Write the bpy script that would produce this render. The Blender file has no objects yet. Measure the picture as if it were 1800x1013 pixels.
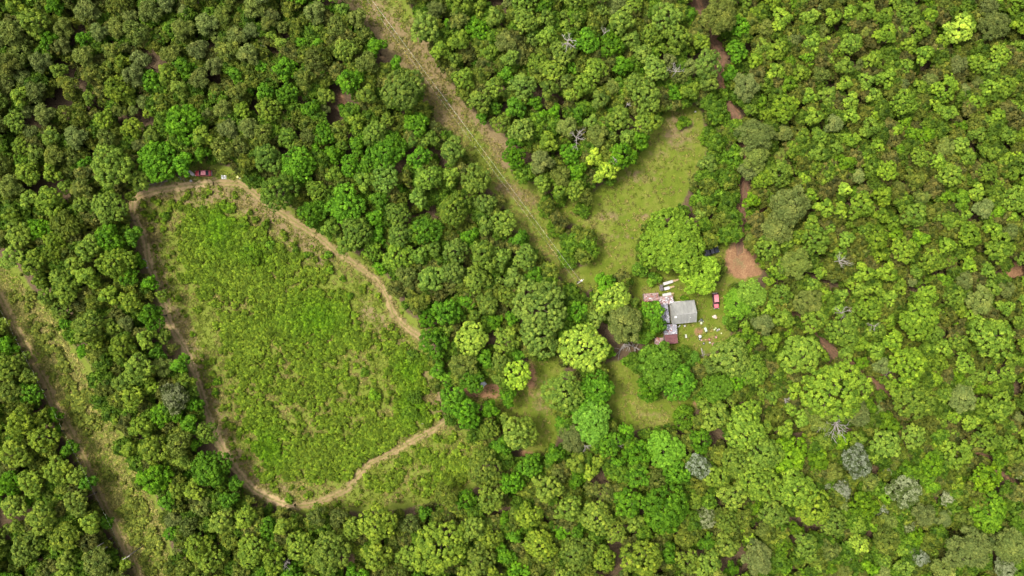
import bpy, bmesh, math, random
import numpy as np
from mathutils import Vector, Matrix, Euler

rnd = random.Random(7)
rng = np.random.default_rng(11)
PI = math.pi
R_ = math.radians

# ------------------------------------------------------------------ camera, sky, sun, exposure
scene = bpy.context.scene
COL = scene.collection
S = 0.158                      # metres of ground per photo pixel
LENS, SENSOR = 24.0, 36.0
CAM_H = 1800 * S * LENS / SENSOR     # height of the drone above the ground

cam_d = bpy.data.cameras.new("camera")
cam_d.lens = LENS; cam_d.sensor_width = SENSOR; cam_d.sensor_fit = 'HORIZONTAL'
cam_d.clip_start = 1.0; cam_d.clip_end = 6000
cam = bpy.data.objects.new("camera", cam_d); COL.objects.link(cam)
cam.location = (0, 0, CAM_H); cam.rotation_euler = (0, 0, 0)
scene.camera = cam

SUN_EL = R_(63)
sun_xy = Vector((-1.0, 0.30)).normalized()
to_sun = Vector((sun_xy.x * math.cos(SUN_EL), sun_xy.y * math.cos(SUN_EL), math.sin(SUN_EL)))
w = bpy.data.worlds.new("World"); scene.world = w; w.use_nodes = True
nt = w.node_tree; nt.nodes.clear()
sky = nt.nodes.new('ShaderNodeTexSky'); sky.sky_type = 'NISHITA'; sky.sun_disc = False
sky.sun_elevation = SUN_EL
sky.sun_rotation = math.atan2(sun_xy.x, sun_xy.y) % (2 * PI)
sky.air_density = 0.8; sky.dust_density = 7.0; sky.ozone_density = 0.4
bg = nt.nodes.new('ShaderNodeBackground'); bg.inputs['Strength'].default_value = 0.15
wo = nt.nodes.new('ShaderNodeOutputWorld')
hs = nt.nodes.new('ShaderNodeHueSaturation'); hs.inputs['Saturation'].default_value = 0.35      # veiled, hazy sky
nt.links.new(sky.outputs['Color'], hs.inputs['Color']); nt.links.new(hs.outputs['Color'], bg.inputs['Color']); nt.links.new(bg.outputs[0], wo.inputs['Surface'])
sun_d = bpy.data.lights.new("sun", 'SUN'); sun_d.energy = 1.7; sun_d.angle = R_(9.0); sun_d.color = (1.0, 0.92, 0.74)
sun = bpy.data.objects.new("sun", sun_d); COL.objects.link(sun)
sun.rotation_euler = to_sun.to_track_quat('Z', 'Y').to_euler(); sun.location = (-60, 20, 120)
vs = scene.view_settings
vs.view_transform = 'Standard'; vs.look = 'None'; vs.gamma = 1.0; vs.use_curve_mapping = False
vs.exposure = 1.3
scene.cycles.max_bounces = 5; scene.cycles.diffuse_bounces = 3
scene.cycles.transmission_bounces = 3; scene.cycles.glossy_bounces = 2

# ------------------------------------------------------------------ helpers
def P(px, py, z=0.0):
    """world point at height z whose place in the survey photograph is px, py"""
    k = S * (CAM_H - z) / CAM_H
    return Vector(((px - 900) * k, (506.5 - py) * k, z))

def setp(o, label=None, cat=None, group=None, kind=None):
    if label: o['label'] = label
    if cat: o['category'] = cat
    if group: o['group'] = group
    if kind: o['kind'] = kind
    return o

def thing(name, label, cat, loc, rz=0.0, group=None):
    o = bpy.data.objects.new(name, None); COL.objects.link(o)
    o.empty_display_size = 0.3
    o.location = loc; o.rotation_euler = (0, 0, rz)
    return setp(o, label, cat, group)

def link(name, me, parent=None, mat=None):
    o = bpy.data.objects.new(name, me); COL.objects.link(o)
    if mat is not None and len(me.materials) == 0: me.materials.append(mat)
    if parent is not None: o.parent = parent
    return o

class MB:
    """collects simple solids into one mesh"""
    def __init__(s): s.v = []; s.f = []; s.sm = []
    def add(s, vs_, fs, smooth=False):
        b = len(s.v); s.v += [tuple(v) for v in vs_]
        s.f += [tuple(b + i for i in f) for f in fs]; s.sm += [smooth] * len(fs); return s
    def box(s, c, d, rz=0.0, ry=0.0, rx=0.0, taper=1.0):
        M = Euler((rx, ry, rz)).to_matrix(); c = Vector(c); vv = []
        for z in (-1, 1):
            t = taper if z > 0 else 1.0
            for x, y in ((-1, -1), (1, -1), (1, 1), (-1, 1)):
                vv.append(c + M @ Vector((x * d[0] / 2 * t, y * d[1] / 2 * t, z * d[2] / 2)))
        return s.add(vv, [(3, 2, 1, 0), (4, 5, 6, 7), (0, 1, 5, 4), (1, 2, 6, 5), (2, 3, 7, 6), (3, 0, 4, 7)])
    def tube(s, pts, rad, n=6):
        pts = [Vector(p) for p in pts]
        if not hasattr(rad, '__len__'): rad = [rad] * len(pts)
        vv = []; fs = []
        for i, p in enumerate(pts):
            t = (pts[min(i + 1, len(pts) - 1)] - pts[max(i - 1, 0)])
            if t.length < 1e-6: t = Vector((0, 0, 1))
            t.normalize()
            a = t.cross(Vector((0, 0, 1)) if abs(t.z) < 0.9 else Vector((1, 0, 0))).normalized(); b = t.cross(a)
            for k in range(n):
                th = 2 * PI * k / n; vv.append(p + (a * math.cos(th) + b * math.sin(th)) * rad[i])
        m = len(pts)
        for i in range(m - 1):
            for k in range(n):
                fs.append((i * n + k, i * n + (k + 1) % n, (i + 1) * n + (k + 1) % n, (i + 1) * n + k))
        fs.append(tuple(range(n - 1, -1, -1))); fs.append(tuple((m - 1) * n + k for k in range(n)))
        return s.add(vv, fs, True)
    def lathe(s, c, prof, n=14, axis='z'):
        c = Vector(c); vv = []; fs = []
        for r, h in prof:
            for k in range(n):
                th = 2 * PI * k / n
                p = Vector((r * math.cos(th), r * math.sin(th), h))
                if axis == 'y': p = Vector((p.x, p.z, p.y))
                if axis == 'x': p = Vector((p.z, p.x, p.y))
                vv.append(c + p)
        m = len(prof)
        for i in range(m - 1):
            for k in range(n):
                fs.append((i * n + k, i * n + (k + 1) % n, (i + 1) * n + (k + 1) % n, (i + 1) * n + k))
        fs.append(tuple(range(n - 1, -1, -1))); fs.append(tuple((m - 1) * n + k for k in range(n)))
        return s.add(vv, fs, True)
    def rock(s, c, d, seed):
        r = random.Random(seed); bm = bmesh.new(); bmesh.ops.create_icosphere(bm, subdivisions=2, radius=0.5)
        ax = [Vector((r.uniform(-1, 1), r.uniform(-1, 1), r.uniform(-1, 1))).normalized() for _ in range(6)]
        vv = []
        for v in bm.verts:
            k = 1.0
            for a in ax:
                q = v.co.dot(a)
                if q > 0.3: k = min(k, 0.3 / q * 1.05)
            p = v.co * k
            vv.append(Vector((c[0] + p.x * d[0], c[1] + p.y * d[1], c[2] + p.z * d[2])))
        fs = [tuple(v.index for v in f.verts) for f in bm.faces]; bm.free()
        return s.add(vv, fs, False)
    def mesh(s, name, mat):
        me = bpy.data.meshes.new(name); me.from_pydata(s.v, [], s.f)
        me.polygons.foreach_set('use_smooth', s.sm)
        me.materials.append(mat)
        bm = bmesh.new(); bm.from_mesh(me); bmesh.ops.recalc_face_normals(bm, faces=bm.faces); bm.to_mesh(me); bm.free()
        me.update(); return me
    def build(s, name, mat, parent=None, bevel=0.0):
        o = link(name, s.mesh(name, mat), parent)
        if bevel:
            m = o.modifiers.new('bevel', 'BEVEL'); m.width = bevel; m.segments = 2; m.limit_method = 'ANGLE'
        return o

# ------------------------------------------------------------------ materials
def new_mat(name):
    m = bpy.data.materials.new(name); m.use_nodes = True; m.node_tree.nodes.clear()
    return m, m.node_tree
def nd(t, kind, **kw):
    n = t.nodes.new(kind)
    for k, v in kw.items(): setattr(n, k, v)
    return n
def ramp(t, stops):
    n = nd(t, 'ShaderNodeValToRGB'); e = n.color_ramp.elements
    while len(e) > 1: e.remove(e[-1])
    e[0].position = stops[0][0]; e[0].color = (*stops[0][1], 1)
    for p, c in stops[1:]:
        q = e.new(p); q.color = (*c, 1)
    return n
def noise(t, vec, scale, detail=3, rough=0.55):
    n = nd(t, 'ShaderNodeTexNoise'); n.inputs['Scale'].default_value = scale
    n.inputs['Detail'].default_value = detail; n.inputs['Roughness'].default_value = rough
    if vec is not None: t.links.new(vec, n.inputs['Vector'])
    return n.outputs['Fac']
def mixc(t, fac, a, b, mode='MIX'):
    n = nd(t, 'ShaderNodeMix', data_type='RGBA', blend_type=mode)
    for sock, v in ((n.inputs[0], fac), (n.inputs[6], a), (n.inputs[7], b)):
        if hasattr(v, 'node'): t.links.new(v, sock)
        elif hasattr(v, '__len__'): sock.default_value = (*v, 1) if len(v) == 3 else v
        else: sock.default_value = v
    return n.outputs[2]
def math_(t, op, a, b=0.0, clamp=False):
    n = nd(t, 'ShaderNodeMath', operation=op); n.use_clamp = clamp
    for i, v in enumerate((a, b)):
        if hasattr(v, 'node'): t.links.new(v, n.inputs[i])
        else: n.inputs[i].default_value = v
    return n.outputs[0]
def finish(t, color, rough=0.8, bump=None, spec=0.3, metal=0.0, bump_d=0.02):
    b = nd(t, 'ShaderNodeBsdfPrincipled'); o = nd(t, 'ShaderNodeOutputMaterial')
    if hasattr(color, 'node'): t.links.new(color, b.inputs['Base Color'])
    else: b.inputs['Base Color'].default_value = (*color, 1)
    b.inputs['Roughness'].default_value = rough; b.inputs['Metallic'].default_value = metal
    b.inputs['Specular IOR Level'].default_value = spec
    if bump is not None:
        bp = nd(t, 'ShaderNodeBump'); bp.inputs['Distance'].default_value = bump_d; bp.inputs['Strength'].default_value = 0.6
        t.links.new(bump, bp.inputs['Height']); t.links.new(bp.outputs[0], b.inputs['Normal'])
    t.links.new(b.outputs[0], o.inputs['Surface']); return b

_simple = {}
def simple(name, c, rough=0.6, metal=0.0, var=0.25, scale=3.0, spec=0.4):
    if name in _simple: return _simple[name]
    m, t = new_mat(name); tc = nd(t, 'ShaderNodeTexCoord').outputs['Object']
    f = noise(t, tc, scale, 4)
    lo = tuple(x * (1 - var) for x in c); hi = tuple(min(1, x * (1 + var)) for x in c)
    r = ramp(t, [(0.3, lo), (0.7, hi)]); t.links.new(f, r.inputs[0])
    finish(t, r.outputs[0], rough, None, spec, metal); _simple[name] = m; return m

def leaf_mat(name, instanced, flower=False):
    """tint comes from the object's colour, or from the instance for the uncounted undergrowth; lv varies it leaf by leaf"""
    m, t = new_mat(name)
    if instanced:
        a = nd(t, 'ShaderNodeAttribute', attribute_type='INSTANCER', attribute_name='tint'); tint = a.outputs['Color']
    else:
        tint = nd(t, 'ShaderNodeObjectInfo').outputs['Color']
    lv = nd(t, 'ShaderNodeAttribute', attribute_type='GEOMETRY', attribute_name='lv').outputs['Fac']
    g = ramp(t, [(0.0, (0.36, 0.46, 0.42)), (0.5, (0.95, 0.97, 0.92)), (1.0, (1.8, 1.55, 1.4))]); t.links.new(lv, g.inputs[0])
    c = mixc(t, 1.0, tint, g.outputs[0], 'MULTIPLY')
    if flower:
        fr = ramp(t, [(0.45, (0, 0, 0)), (0.55, (1, 1, 1))]); fr.color_ramp.interpolation = 'LINEAR'; t.links.new(lv, fr.inputs[0])
        c = mixc(t, fr.outputs[0], mixc(t, 1.0, tint, (0.42, 0.5, 0.25), 'MULTIPLY'), mixc(t, 1.0, tint, (1.35, 1.28, 1.4), 'MULTIPLY'))
    d = nd(t, 'ShaderNodeBsdfPrincipled'); d.inputs['Roughness'].default_value = 0.65; d.inputs['Specular IOR Level'].default_value = 0.10
    tr = nd(t, 'ShaderNodeBsdfTranslucent'); mx = nd(t, 'ShaderNodeMixShader'); mx.inputs[0].default_value = 0.22
    t.links.new(c, d.inputs['Base Color']); t.links.new(mixc(t, 1.0, c, (1.15, 1.25, 0.7), 'MULTIPLY'), tr.inputs['Color'])
    o = nd(t, 'ShaderNodeOutputMaterial')
    t.links.new(d.outputs[0], mx.inputs[1]); t.links.new(tr.outputs[0], mx.inputs[2]); t.links.new(mx.outputs[0], o.inputs['Surface'])
    return m
M_leaf = leaf_mat('leaf', False); M_flower = leaf_mat('blossom', False, True)
M_leaf_i = leaf_mat('leaf_scattered', True); M_flower_i = leaf_mat('blossom_scattered', True, True)

def bark_mat(name, a, b):
    m, t = new_mat(name); tc = nd(t, 'ShaderNodeTexCoord').outputs['Object']
    mp = nd(t, 'ShaderNodeMapping'); mp.inputs['Scale'].default_value = (6, 6, 1.2); t.links.new(tc, mp.inputs[0])
    f = noise(t, mp.outputs[0], 2.5, 5); r = ramp(t, [(0.3, a), (0.7, b)]); t.links.new(f, r.inputs[0])
    finish(t, r.outputs[0], 0.9, f, 0.15, 0, 0.03); return m
M_bark = bark_mat('bark', (0.055, 0.042, 0.03), (0.16, 0.125, 0.095))
M_snag = bark_mat('bleached_wood', (0.13, 0.118, 0.105), (0.29, 0.265, 0.24))

# ------------------------------------------------------------------ survey of the open ground (photo pixels)
FIELD = [(226,345),(250,337),(300,326),(325,318),(340,296),(376,294),(400,302),(425,305),(442,328),(482,353),(522,383),(562,413),(592,433),(622,453),(662,477),(692,520),(712,560),(746,588),(750,620),(742,640),(757,665),(767,690),(777,735),(800,755),(832,780),(842,810),(832,850),(790,876),(740,880),(700,886),(640,892),(600,893),(560,893),(530,895),(498,887),(450,872),(430,852),(402,800),(386,762),(370,740),(358,700),(340,652),(320,612),(300,572),(284,530),(275,490),(257,455),(250,420),(235,385),(222,362)]
CORR = [(560,-300),(605,-20),(640,30),(680,70),(710,110),(737,145),(762,190),(792,230),(830,280),(860,318),(890,358),(915,398),(940,430),(968,462),(995,492),(1012,505),(1040,505),(1038,492),(1008,472),(985,435),(962,388),(945,368),(950,340),(915,328),(892,308),(886,262),(860,235),(830,205),(800,165),(775,130),(745,85),(727,50),(700,-10),(600,-300)]
STRIP = [(-120,330),(0,465),(30,486),(60,526),(92,556),(124,614),(152,654),(174,699),(204,759),(220,794),(240,834),(266,876),(287,926),(304,1013),(330,1130),(380,1300),(320,1300),(275,1130),(240,1013),(216,960),(200,930),(175,880),(150,830),(122,770),(88,700),(62,650),(40,610),(15,570),(0,545),(-120,420)]
LAWN = [(1190,193),(1224,193),(1234,238),(1230,288),(1205,325),(1192,362),(1160,372),(1130,390),(1112,430),(1108,470),(1062,480),(1036,500),(1020,505),(1012,492),(1040,472),(1052,450),(1046,410),(1012,388),(985,374),(972,360),(1005,358),(1026,362),(1050,340),(1086,320),(1100,290),(1130,265),(1150,240),(1166,212)]
YARD = [(1112,470),(1150,478),(1190,480),(1215,500),(1240,515),(1262,505),(1290,490),(1272,470),(1272,452),(1238,452),(1240,440),(1275,432),(1345,488),(1290,490),(1275,500),(1268,560),(1278,590),(1262,608),(1238,612),(1232,625),(1215,612),(1190,606),(1150,606),(1148,570),(1130,530),(1115,510),(1108,490)]
GLADE = [(930,640),(976,622),(985,645),(962,690),(976,740),(980,772),(940,800),(906,770),(905,732),(860,712),(812,700),(804,676),(850,672),(890,692),(925,680)]
GLADE2 = [(1062,640),(1110,648),(1118,690),(1152,712),(1220,700),(1222,716),(1190,738),(1150,746),(1100,752),(1086,742),(1078,690)]
DRIVE = [(1272,436),(1295,428),(1305,430),(1316,452),(1345,488),(1320,488),(1295,488),(1276,470)]
OPEN = [FIELD, CORR, STRIP, LAWN, YARD, GLADE, GLADE2, DRIVE]
BRAM = [[(330,368),(355,358),(400,360),(428,395),(470,425),(520,448),(555,480),(600,520),(650,560),(700,598),(742,640),(752,690),(756,735),(705,775),(655,798),(612,838),(560,850),(512,832),(470,835),(452,790),(436,740),(420,680),(402,620),(382,560),(352,520),(328,480),(312,440),(318,400)],
        [(648,845),(700,812),(790,772),(832,800),(836,850),(744,872),(664,872),(640,862)],
        [(30,495),(60,545),(90,585),(118,640),(150,690),(170,735),(205,810),(240,865),(270,930),(288,1013),(250,1013),(238,950),(205,880),(178,840),(150,775),(120,700),(85,640),(50,580),(22,520)]]
ROADS = [  # centre line, half width (m), name, label
 ([(374,322),(405,322),(432,329),(475,362),(520,391),(560,417),(588,441),(632,470),(662,494),(681,522),(692,552),(716,577),(738,593),(745,606)], 1.15, 'dirt_path'),
 ([(376,322),(340,325),(300,331),(262,339),(238,349),(233,364),(241,390),(255,420),(261,460),(272,490),(284,525),(298,568),(320,603),(340,645),(354,690),(367,730),(384,772),(400,803),(428,842),(455,866),(490,882),(520,889)], 1.4, 'dirt_path'),
 ([(517,889),(545,887),(580,875),(610,860),(630,835),(650,815),(690,795),(730,772),(765,754),(785,742)], 1.1, 'dirt_path'),
 ([(-30,470),(0,520),(30,580),(55,625),(80,670),(97,712),(125,760),(150,812),(174,870),(195,910),(215,950),(235,990),(258,1040),(285,1120)], 1.7, 'dirt_track'),
 ([(1205,-60),(1222,0),(1240,50),(1255,72),(1270,92),(1264,125),(1264,155),(1280,185),(1290,200),(1300,250),(1310,320),(1306,365),(1303,392),(1300,430),(1296,450)], 1.35, 'dirt_road'),
 ([(1380,545),(1440,590),(1470,625),(1500,645),(1530,670),(1560,692),(1585,716),(1640,750),(1700,780),(1738,806),(1765,842),(1800,872),(1860,930)], 0.9, 'forest_track'),
]

def in_poly(X, Y, poly):
    X = np.asarray(X, float); Y = np.asarray(Y, float); ins = np.zeros(X.shape, bool)
    n = len(poly)
    for i in range(n):
        x1, y1 = poly[i]; x2, y2 = poly[(i + 1) % n]
        if y1 == y2: continue
        c = ((y1 > Y) != (y2 > Y)) & (X < (x2 - x1) * (Y - y1) / (y2 - y1) + x1)
        ins ^= c
    return ins
def line_dist(X, Y, pts):
    d = np.full(np.shape(X), 1e9)
    for (x1, y1), (x2, y2) in zip(pts[:-1], pts[1:]):
        dx, dy = x2 - x1, y2 - y1; L = dx * dx + dy * dy
        t = np.clip(((X - x1) * dx + (Y - y1) * dy) / L, 0, 1)
        d = np.minimum(d, np.hypot(X - (x1 + t * dx), Y - (y1 + t * dy)))
    return d
def blur(a, n):
    for _ in range(n):
        p = np.pad(a, 1, mode='edge')
        a = (p[1:-1, 1:-1] * 2 + p[:-2, 1:-1] + p[2:, 1:-1] + p[1:-1, :-2] + p[1:-1, 2:]) / 6
    return a
def vnoise(X, Y, cell, seed):
    r = np.random.default_rng(seed); g = r.random((256, 256))
    x = np.asarray(X) / cell + 1000; y = np.asarray(Y) / cell + 1000
    xi = np.floor(x).astype(int); yi = np.floor(y).astype(int); fx = x - xi; fy = y - yi
    fx = fx * fx * (3 - 2 * fx); fy = fy * fy * (3 - 2 * fy)
    G = lambda a, b: g[a % 256, b % 256]
    return (G(xi, yi) * (1 - fx) + G(xi + 1, yi) * fx) * (1 - fy) + (G(xi, yi + 1) * (1 - fx) + G(xi + 1, yi + 1) * fx) * fy

# open-ground raster in photo pixels (4 px cells)
OX0, OY0, OX1, OY1, OC = -420, -330, 2220, 1340, 4
gx = np.arange(OX0, OX1, OC) + OC / 2; gy = np.arange(OY0, OY1, OC) + OC / 2
GX, GY = np.meshgrid(gx, gy)
openm = np.zeros(GX.shape, bool)
for p_ in OPEN: openm |= in_poly(GX, GY, p_)
roadm = np.zeros(GX.shape, bool)
for pts, hw, nm in ROADS[4:]: roadm |= (line_dist(GX, GY, pts) < (7 if hw > 1.2 else 5)) & ~((GX > 1592) & (GX < 1722))
def at_mask(mask, x, y):
    i = np.clip(((np.asarray(y) - OY0) / OC).astype(int), 0, mask.shape[0] - 1)
    j = np.clip(((np.asarray(x) - OX0) / OC).astype(int), 0, mask.shape[1] - 1)
    return mask[i, j]

# ------------------------------------------------------------------ ground sheet
fx = np.arange(-300, 300.1, 0.8); fy = np.arange(-200, 200.1, 0.8)
xs = np.concatenate([[-3000, -1500, -800, -500], fx, [500, 800, 1500, 3000]])
ys = np.concatenate([[-3000, -1500, -800, -400], fy, [400, 800, 1500, 3000]])
WX, WY = np.meshgrid(xs, ys); PX = WX / S + 900; PY = 506.5 - WY / S
wob = (vnoise(WX, WY, 3.0, 1) - .5) * 10
grass = np.zeros(WX.shape)
for p_ in OPEN[:-1]: grass = np.maximum(grass, in_poly(PX + wob, PY - wob, p_).astype(float))
grass = np.clip(blur(grass, 14) * 2.4, 0, 1)
dry = np.zeros(WX.shape); dirt = np.zeros(WX.shape)
def spot(px, py, rx, ry, k=1.0):
    return k * np.exp(-(((PX - px) / rx) ** 2 + ((PY - py) / ry) ** 2))
for pts, hw, nm in ROADS[:4]:
    d = line_dist(PX, PY, pts) * S
    dry = np.maximum(dry, np.clip(1.1 - d / (hw * 1.7), 0, 1))
for pts, hw, nm in ROADS[4:]:
    d = line_dist(PX, PY, pts) * S
    dirt = np.maximum(dirt, np.clip(1.3 - d / (hw * 1.5), 0, 1))
ld = line_dist(PX, PY, [(228,348),(238,385),(254,420),(259,460),(271,490),(283,525),(297,568),(312,600),(338,650)])
dry = np.maximum(dry, np.clip(1.15 - ld * S / 5.0, 0, 1))
# worn, pinkish dry belts of the power line and of the field's rim
for pts, wpx, k in (([(640,20),(700,70),(760,150),(800,200)], 46, .85), ([(735,60),(770,110),(800,150),(850,215),(880,255),(888,280)], 20, 1.0), ([(880,330),(935,350)], 14, .8), ([(905,380),(945,420),(985,470)], 12, .1),
                    ([(255,335),(330,345),(400,340),(450,360),(520,415),(575,450)], 34, .68), ([(262,400),(275,470),(300,540),(340,620),(372,700),(395,770),(440,840),(500,872)], 26, .66), ([(640,540),(690,590),(735,640),(765,720)], 22, .6), ([(785,742),(770,690)], 14, .9),
                    ([(30,505),(75,580),(110,650),(150,720)], 14, .75), ([(190,800),(235,900),(270,1010)], 10, .5)):
    dry = np.maximum(dry, k * np.exp(-(line_dist(PX, PY, pts) / wpx) ** 2))
for a in ((1298,462,16,20,.62),(1190,230,40,50,.65),(1120,310,50,22,.55),(1070,380,40,16,.6),(1133,381,6,6,1.2),(1085,415,50,12,.45),(1160,270,40,20,.4),(690,690,20,30,.3),(950,700,26,60,.5),(1150,728,60,12,.45),(1210,590,12,10,.2)):
    dry = np.maximum(dry, spot(*a))
for a in ((1302,458,26,30,1.7),(1320,478,22,9,1.3),(1340,366,16,7,1.2),(1335,403,9,5,1.),(855,688,46,12,1.4),(935,665,12,40,.8),(1785,866,14,18,1.4),(1228,583,10,9,.9),(1245,596,22,8,.55),(600,180,10,26,.7),(235,375,10,22,1.0),(265,322,40,8,.7),(1780,475,20,14,1.6),(1550,660,9,8,1.),(900,520,14,30,.7),(1718,630,14,26,.9),(60,238,10,6,.8),(240,200,16,6,.8),(925,800,18,10,.9),(1223,710,12,12,.6)):
    dirt = np.maximum(dirt, spot(*a))
lawn = np.maximum(in_poly(PX, PY, LAWN), np.maximum(in_poly(PX, PY, YARD), np.maximum(in_poly(PX, PY, GLADE), in_poly(PX, PY, GLADE2)))).astype(float)
lawn = np.clip(blur(lawn, 10) * 2.2, 0, 1)
n_y, n_x = WX.shape
me = bpy.data.meshes.new('ground')
vz = (vnoise(WX, WY, 9, 3) - .5) * 0.0
verts = np.stack([WX.ravel(), WY.ravel(), vz.ravel()], 1)
ii = np.arange(n_y * n_x).reshape(n_y, n_x)
quads = np.stack([ii[:-1, :-1], ii[:-1, 1:], ii[1:, 1:], ii[1:, :-1]], -1).reshape(-1, 4)
me.vertices.add(len(verts)); me.vertices.foreach_set('co', verts.ravel())
me.loops.add(quads.size); me.loops.foreach_set('vertex_index', quads.ravel())
me.polygons.add(len(quads)); me.polygons.foreach_set('loop_start', np.arange(0, quads.size, 4))
at = me.attributes.new('zone', 'FLOAT_COLOR', 'POINT')
at.data.foreach_set('color', np.stack([grass, np.clip(dry, 0, 1), np.clip(dirt, 0, 1), lawn], -1).reshape(-1).astype(np.float32))
me.update(calc_edges=True); me.validate()

def soil_mat():
    m, t = new_mat('soil_and_grass'); tc = nd(t, 'ShaderNodeTexCoord').outputs['Object']
    a = nd(t, 'ShaderNodeAttribute', attribute_type='GEOMETRY', attribute_name='zone')
    sp = nd(t, 'ShaderNodeSeparateColor'); t.links.new(a.outputs['Color'], sp.inputs[0])
    n1 = noise(t, tc, 0.09, 5, .6); n2 = noise(t, tc, 0.55, 5, .65); n3 = noise(t, tc, 2.6, 4, .7); n4 = noise(t, tc, 0.9, 3, .6)
    lit = ramp(t, [(0.25, (0.034, 0.024, 0.014)), (0.55, (0.085, 0.060, 0.036)), (0.8, (0.15, 0.108, 0.066))]); t.links.new(n3, lit.inputs[0])
    g1 = ramp(t, [(0.25, (0.068, 0.098, 0.010)), (0.5, (0.100, 0.128, 0.018)), (0.75, (0.140, 0.148, 0.034))]); t.links.new(math_(t, 'ADD', math_(t, 'MULTIPLY', n3, .6), math_(t, 'MULTIPLY', n2, .4)), g1.inputs[0])
    g2 = ramp(t, [(0.32, (0.052, 0.084, 0.006)), (0.5, (0.086, 0.112, 0.013)), (0.68, (0.148, 0.148, 0.036))]); t.links.new(math_(t, 'ADD', math_(t, 'MULTIPLY', n1, .55), math_(t, 'MULTIPLY', n2, .45)), g2.inputs[0])
    fine = ramp(t, [(0.3, (0.72, 0.72, 0.7)), (0.7, (1.25, 1.25, 1.2))]); t.links.new(n3, fine.inputs[0])
    g = mixc(t, a.outputs['Alpha'], g1.outputs[0], mixc(t, 1.0, g2.outputs[0], fine.outputs[0], 'MULTIPLY'))
    dr = ramp(t, [(0.25, (0.085, 0.064, 0.028)), (0.55, (0.145, 0.110, 0.054)), (0.8, (0.235, 0.185, 0.095))]); t.links.new(n3, dr.inputs[0])
    di = ramp(t, [(0.25, (0.085, 0.047, 0.028)), (0.5, (0.175, 0.098, 0.053)), (0.75, (0.34, 0.215, 0.115))]); t.links.new(math_(t, 'ADD', math_(t, 'MULTIPLY', n3, .5), math_(t, 'MULTIPLY', n2, .5)), di.inputs[0])
    def thr(mask, k, nn):
        v = math_(t, 'ADD', mask, math_(t, 'MULTIPLY', math_(t, 'SUBTRACT', nn, .5), k))
        r = ramp(t, [(0.36, (0, 0, 0)), (0.64, (1, 1, 1))]); t.links.new(v, r.inputs[0]); return r.outputs[0]
    c = mixc(t, thr(sp.outputs[0], .7, n4), lit.outputs[0], g)
    c = mixc(t, thr(sp.outputs[2], .9, n2), c, di.outputs[0])
    c = mixc(t, thr(sp.outputs[1], 1.3, n2), c, dr.outputs[0])
    finish(t, c, 0.95, n3, 0.1, 0, 0.15); return m
link('ground', me, None, soil_mat())['kind'] = 'structure'

def path_mat(name, stops, verge):
    m, t = new_mat(name); tc = nd(t, 'ShaderNodeTexCoord').outputs['Object']
    n2 = noise(t, tc, 0.5, 5, .65); n3 = noise(t, tc, 2.3, 4, .7); n5 = noise(t, tc, 1.1, 4, .7)
    f = math_(t, 'ADD', math_(t, 'MULTIPLY', n3, .5), math_(t, 'MULTIPLY', n2, .5))
    r = ramp(t, stops); t.links.new(f, r.inputs[0])
    u = math_(t, 'ABSOLUTE', nd(t, 'ShaderNodeAttribute', attribute_type='GEOMETRY', attribute_name='across').outputs['Fac'])
    v = math_(t, 'ADD', u, math_(t, 'MULTIPLY', math_(t, 'SUBTRACT', n5, .5), 1.3))
    k = ramp(t, [(.05, (.75, .75, .75)), (.24, (0, 0, 0)), (.62, (0, 0, 0)), (.95, (1, 1, 1))]); t.links.new(v, k.inputs[0])
    g = ramp(t, [(.3, verge), (.7, tuple(x * 1.6 for x in verge))]); t.links.new(n3, g.inputs[0])
    finish(t, mixc(t, k.outputs[0], r.outputs[0], g.outputs[0]), .95, n3, .1, 0, .1); return m
M_path = path_mat('straw_soil', [(0.30, (0.10, 0.075, 0.034)), (0.5, (0.175, 0.128, 0.062)), (0.70, (0.28, 0.208, 0.105))], (.075, .082, .018))
M_path_lifted = path_mat('straw_soil_lifted', [(0.30, (0.17, 0.125, 0.062)), (0.5, (0.28, 0.205, 0.108)), (0.70, (0.40, 0.30, 0.165))], (.10, .105, .03))  # path soil with extra brightness in its colour, offsetting the tree shade there
M_track = path_mat('track_soil', [(0.3, (0.135, 0.104, 0.046)), (0.5, (0.22, 0.165, 0.078)), (0.7, (0.32, 0.245, 0.12))], (.075, .082, .017))
M_red = path_mat('red_soil', [(0.28, (0.075, 0.042, 0.028)), (0.5, (0.135, 0.076, 0.05)), (0.72, (0.20, 0.118, 0.075))], (.075, .055, .03))

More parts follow.
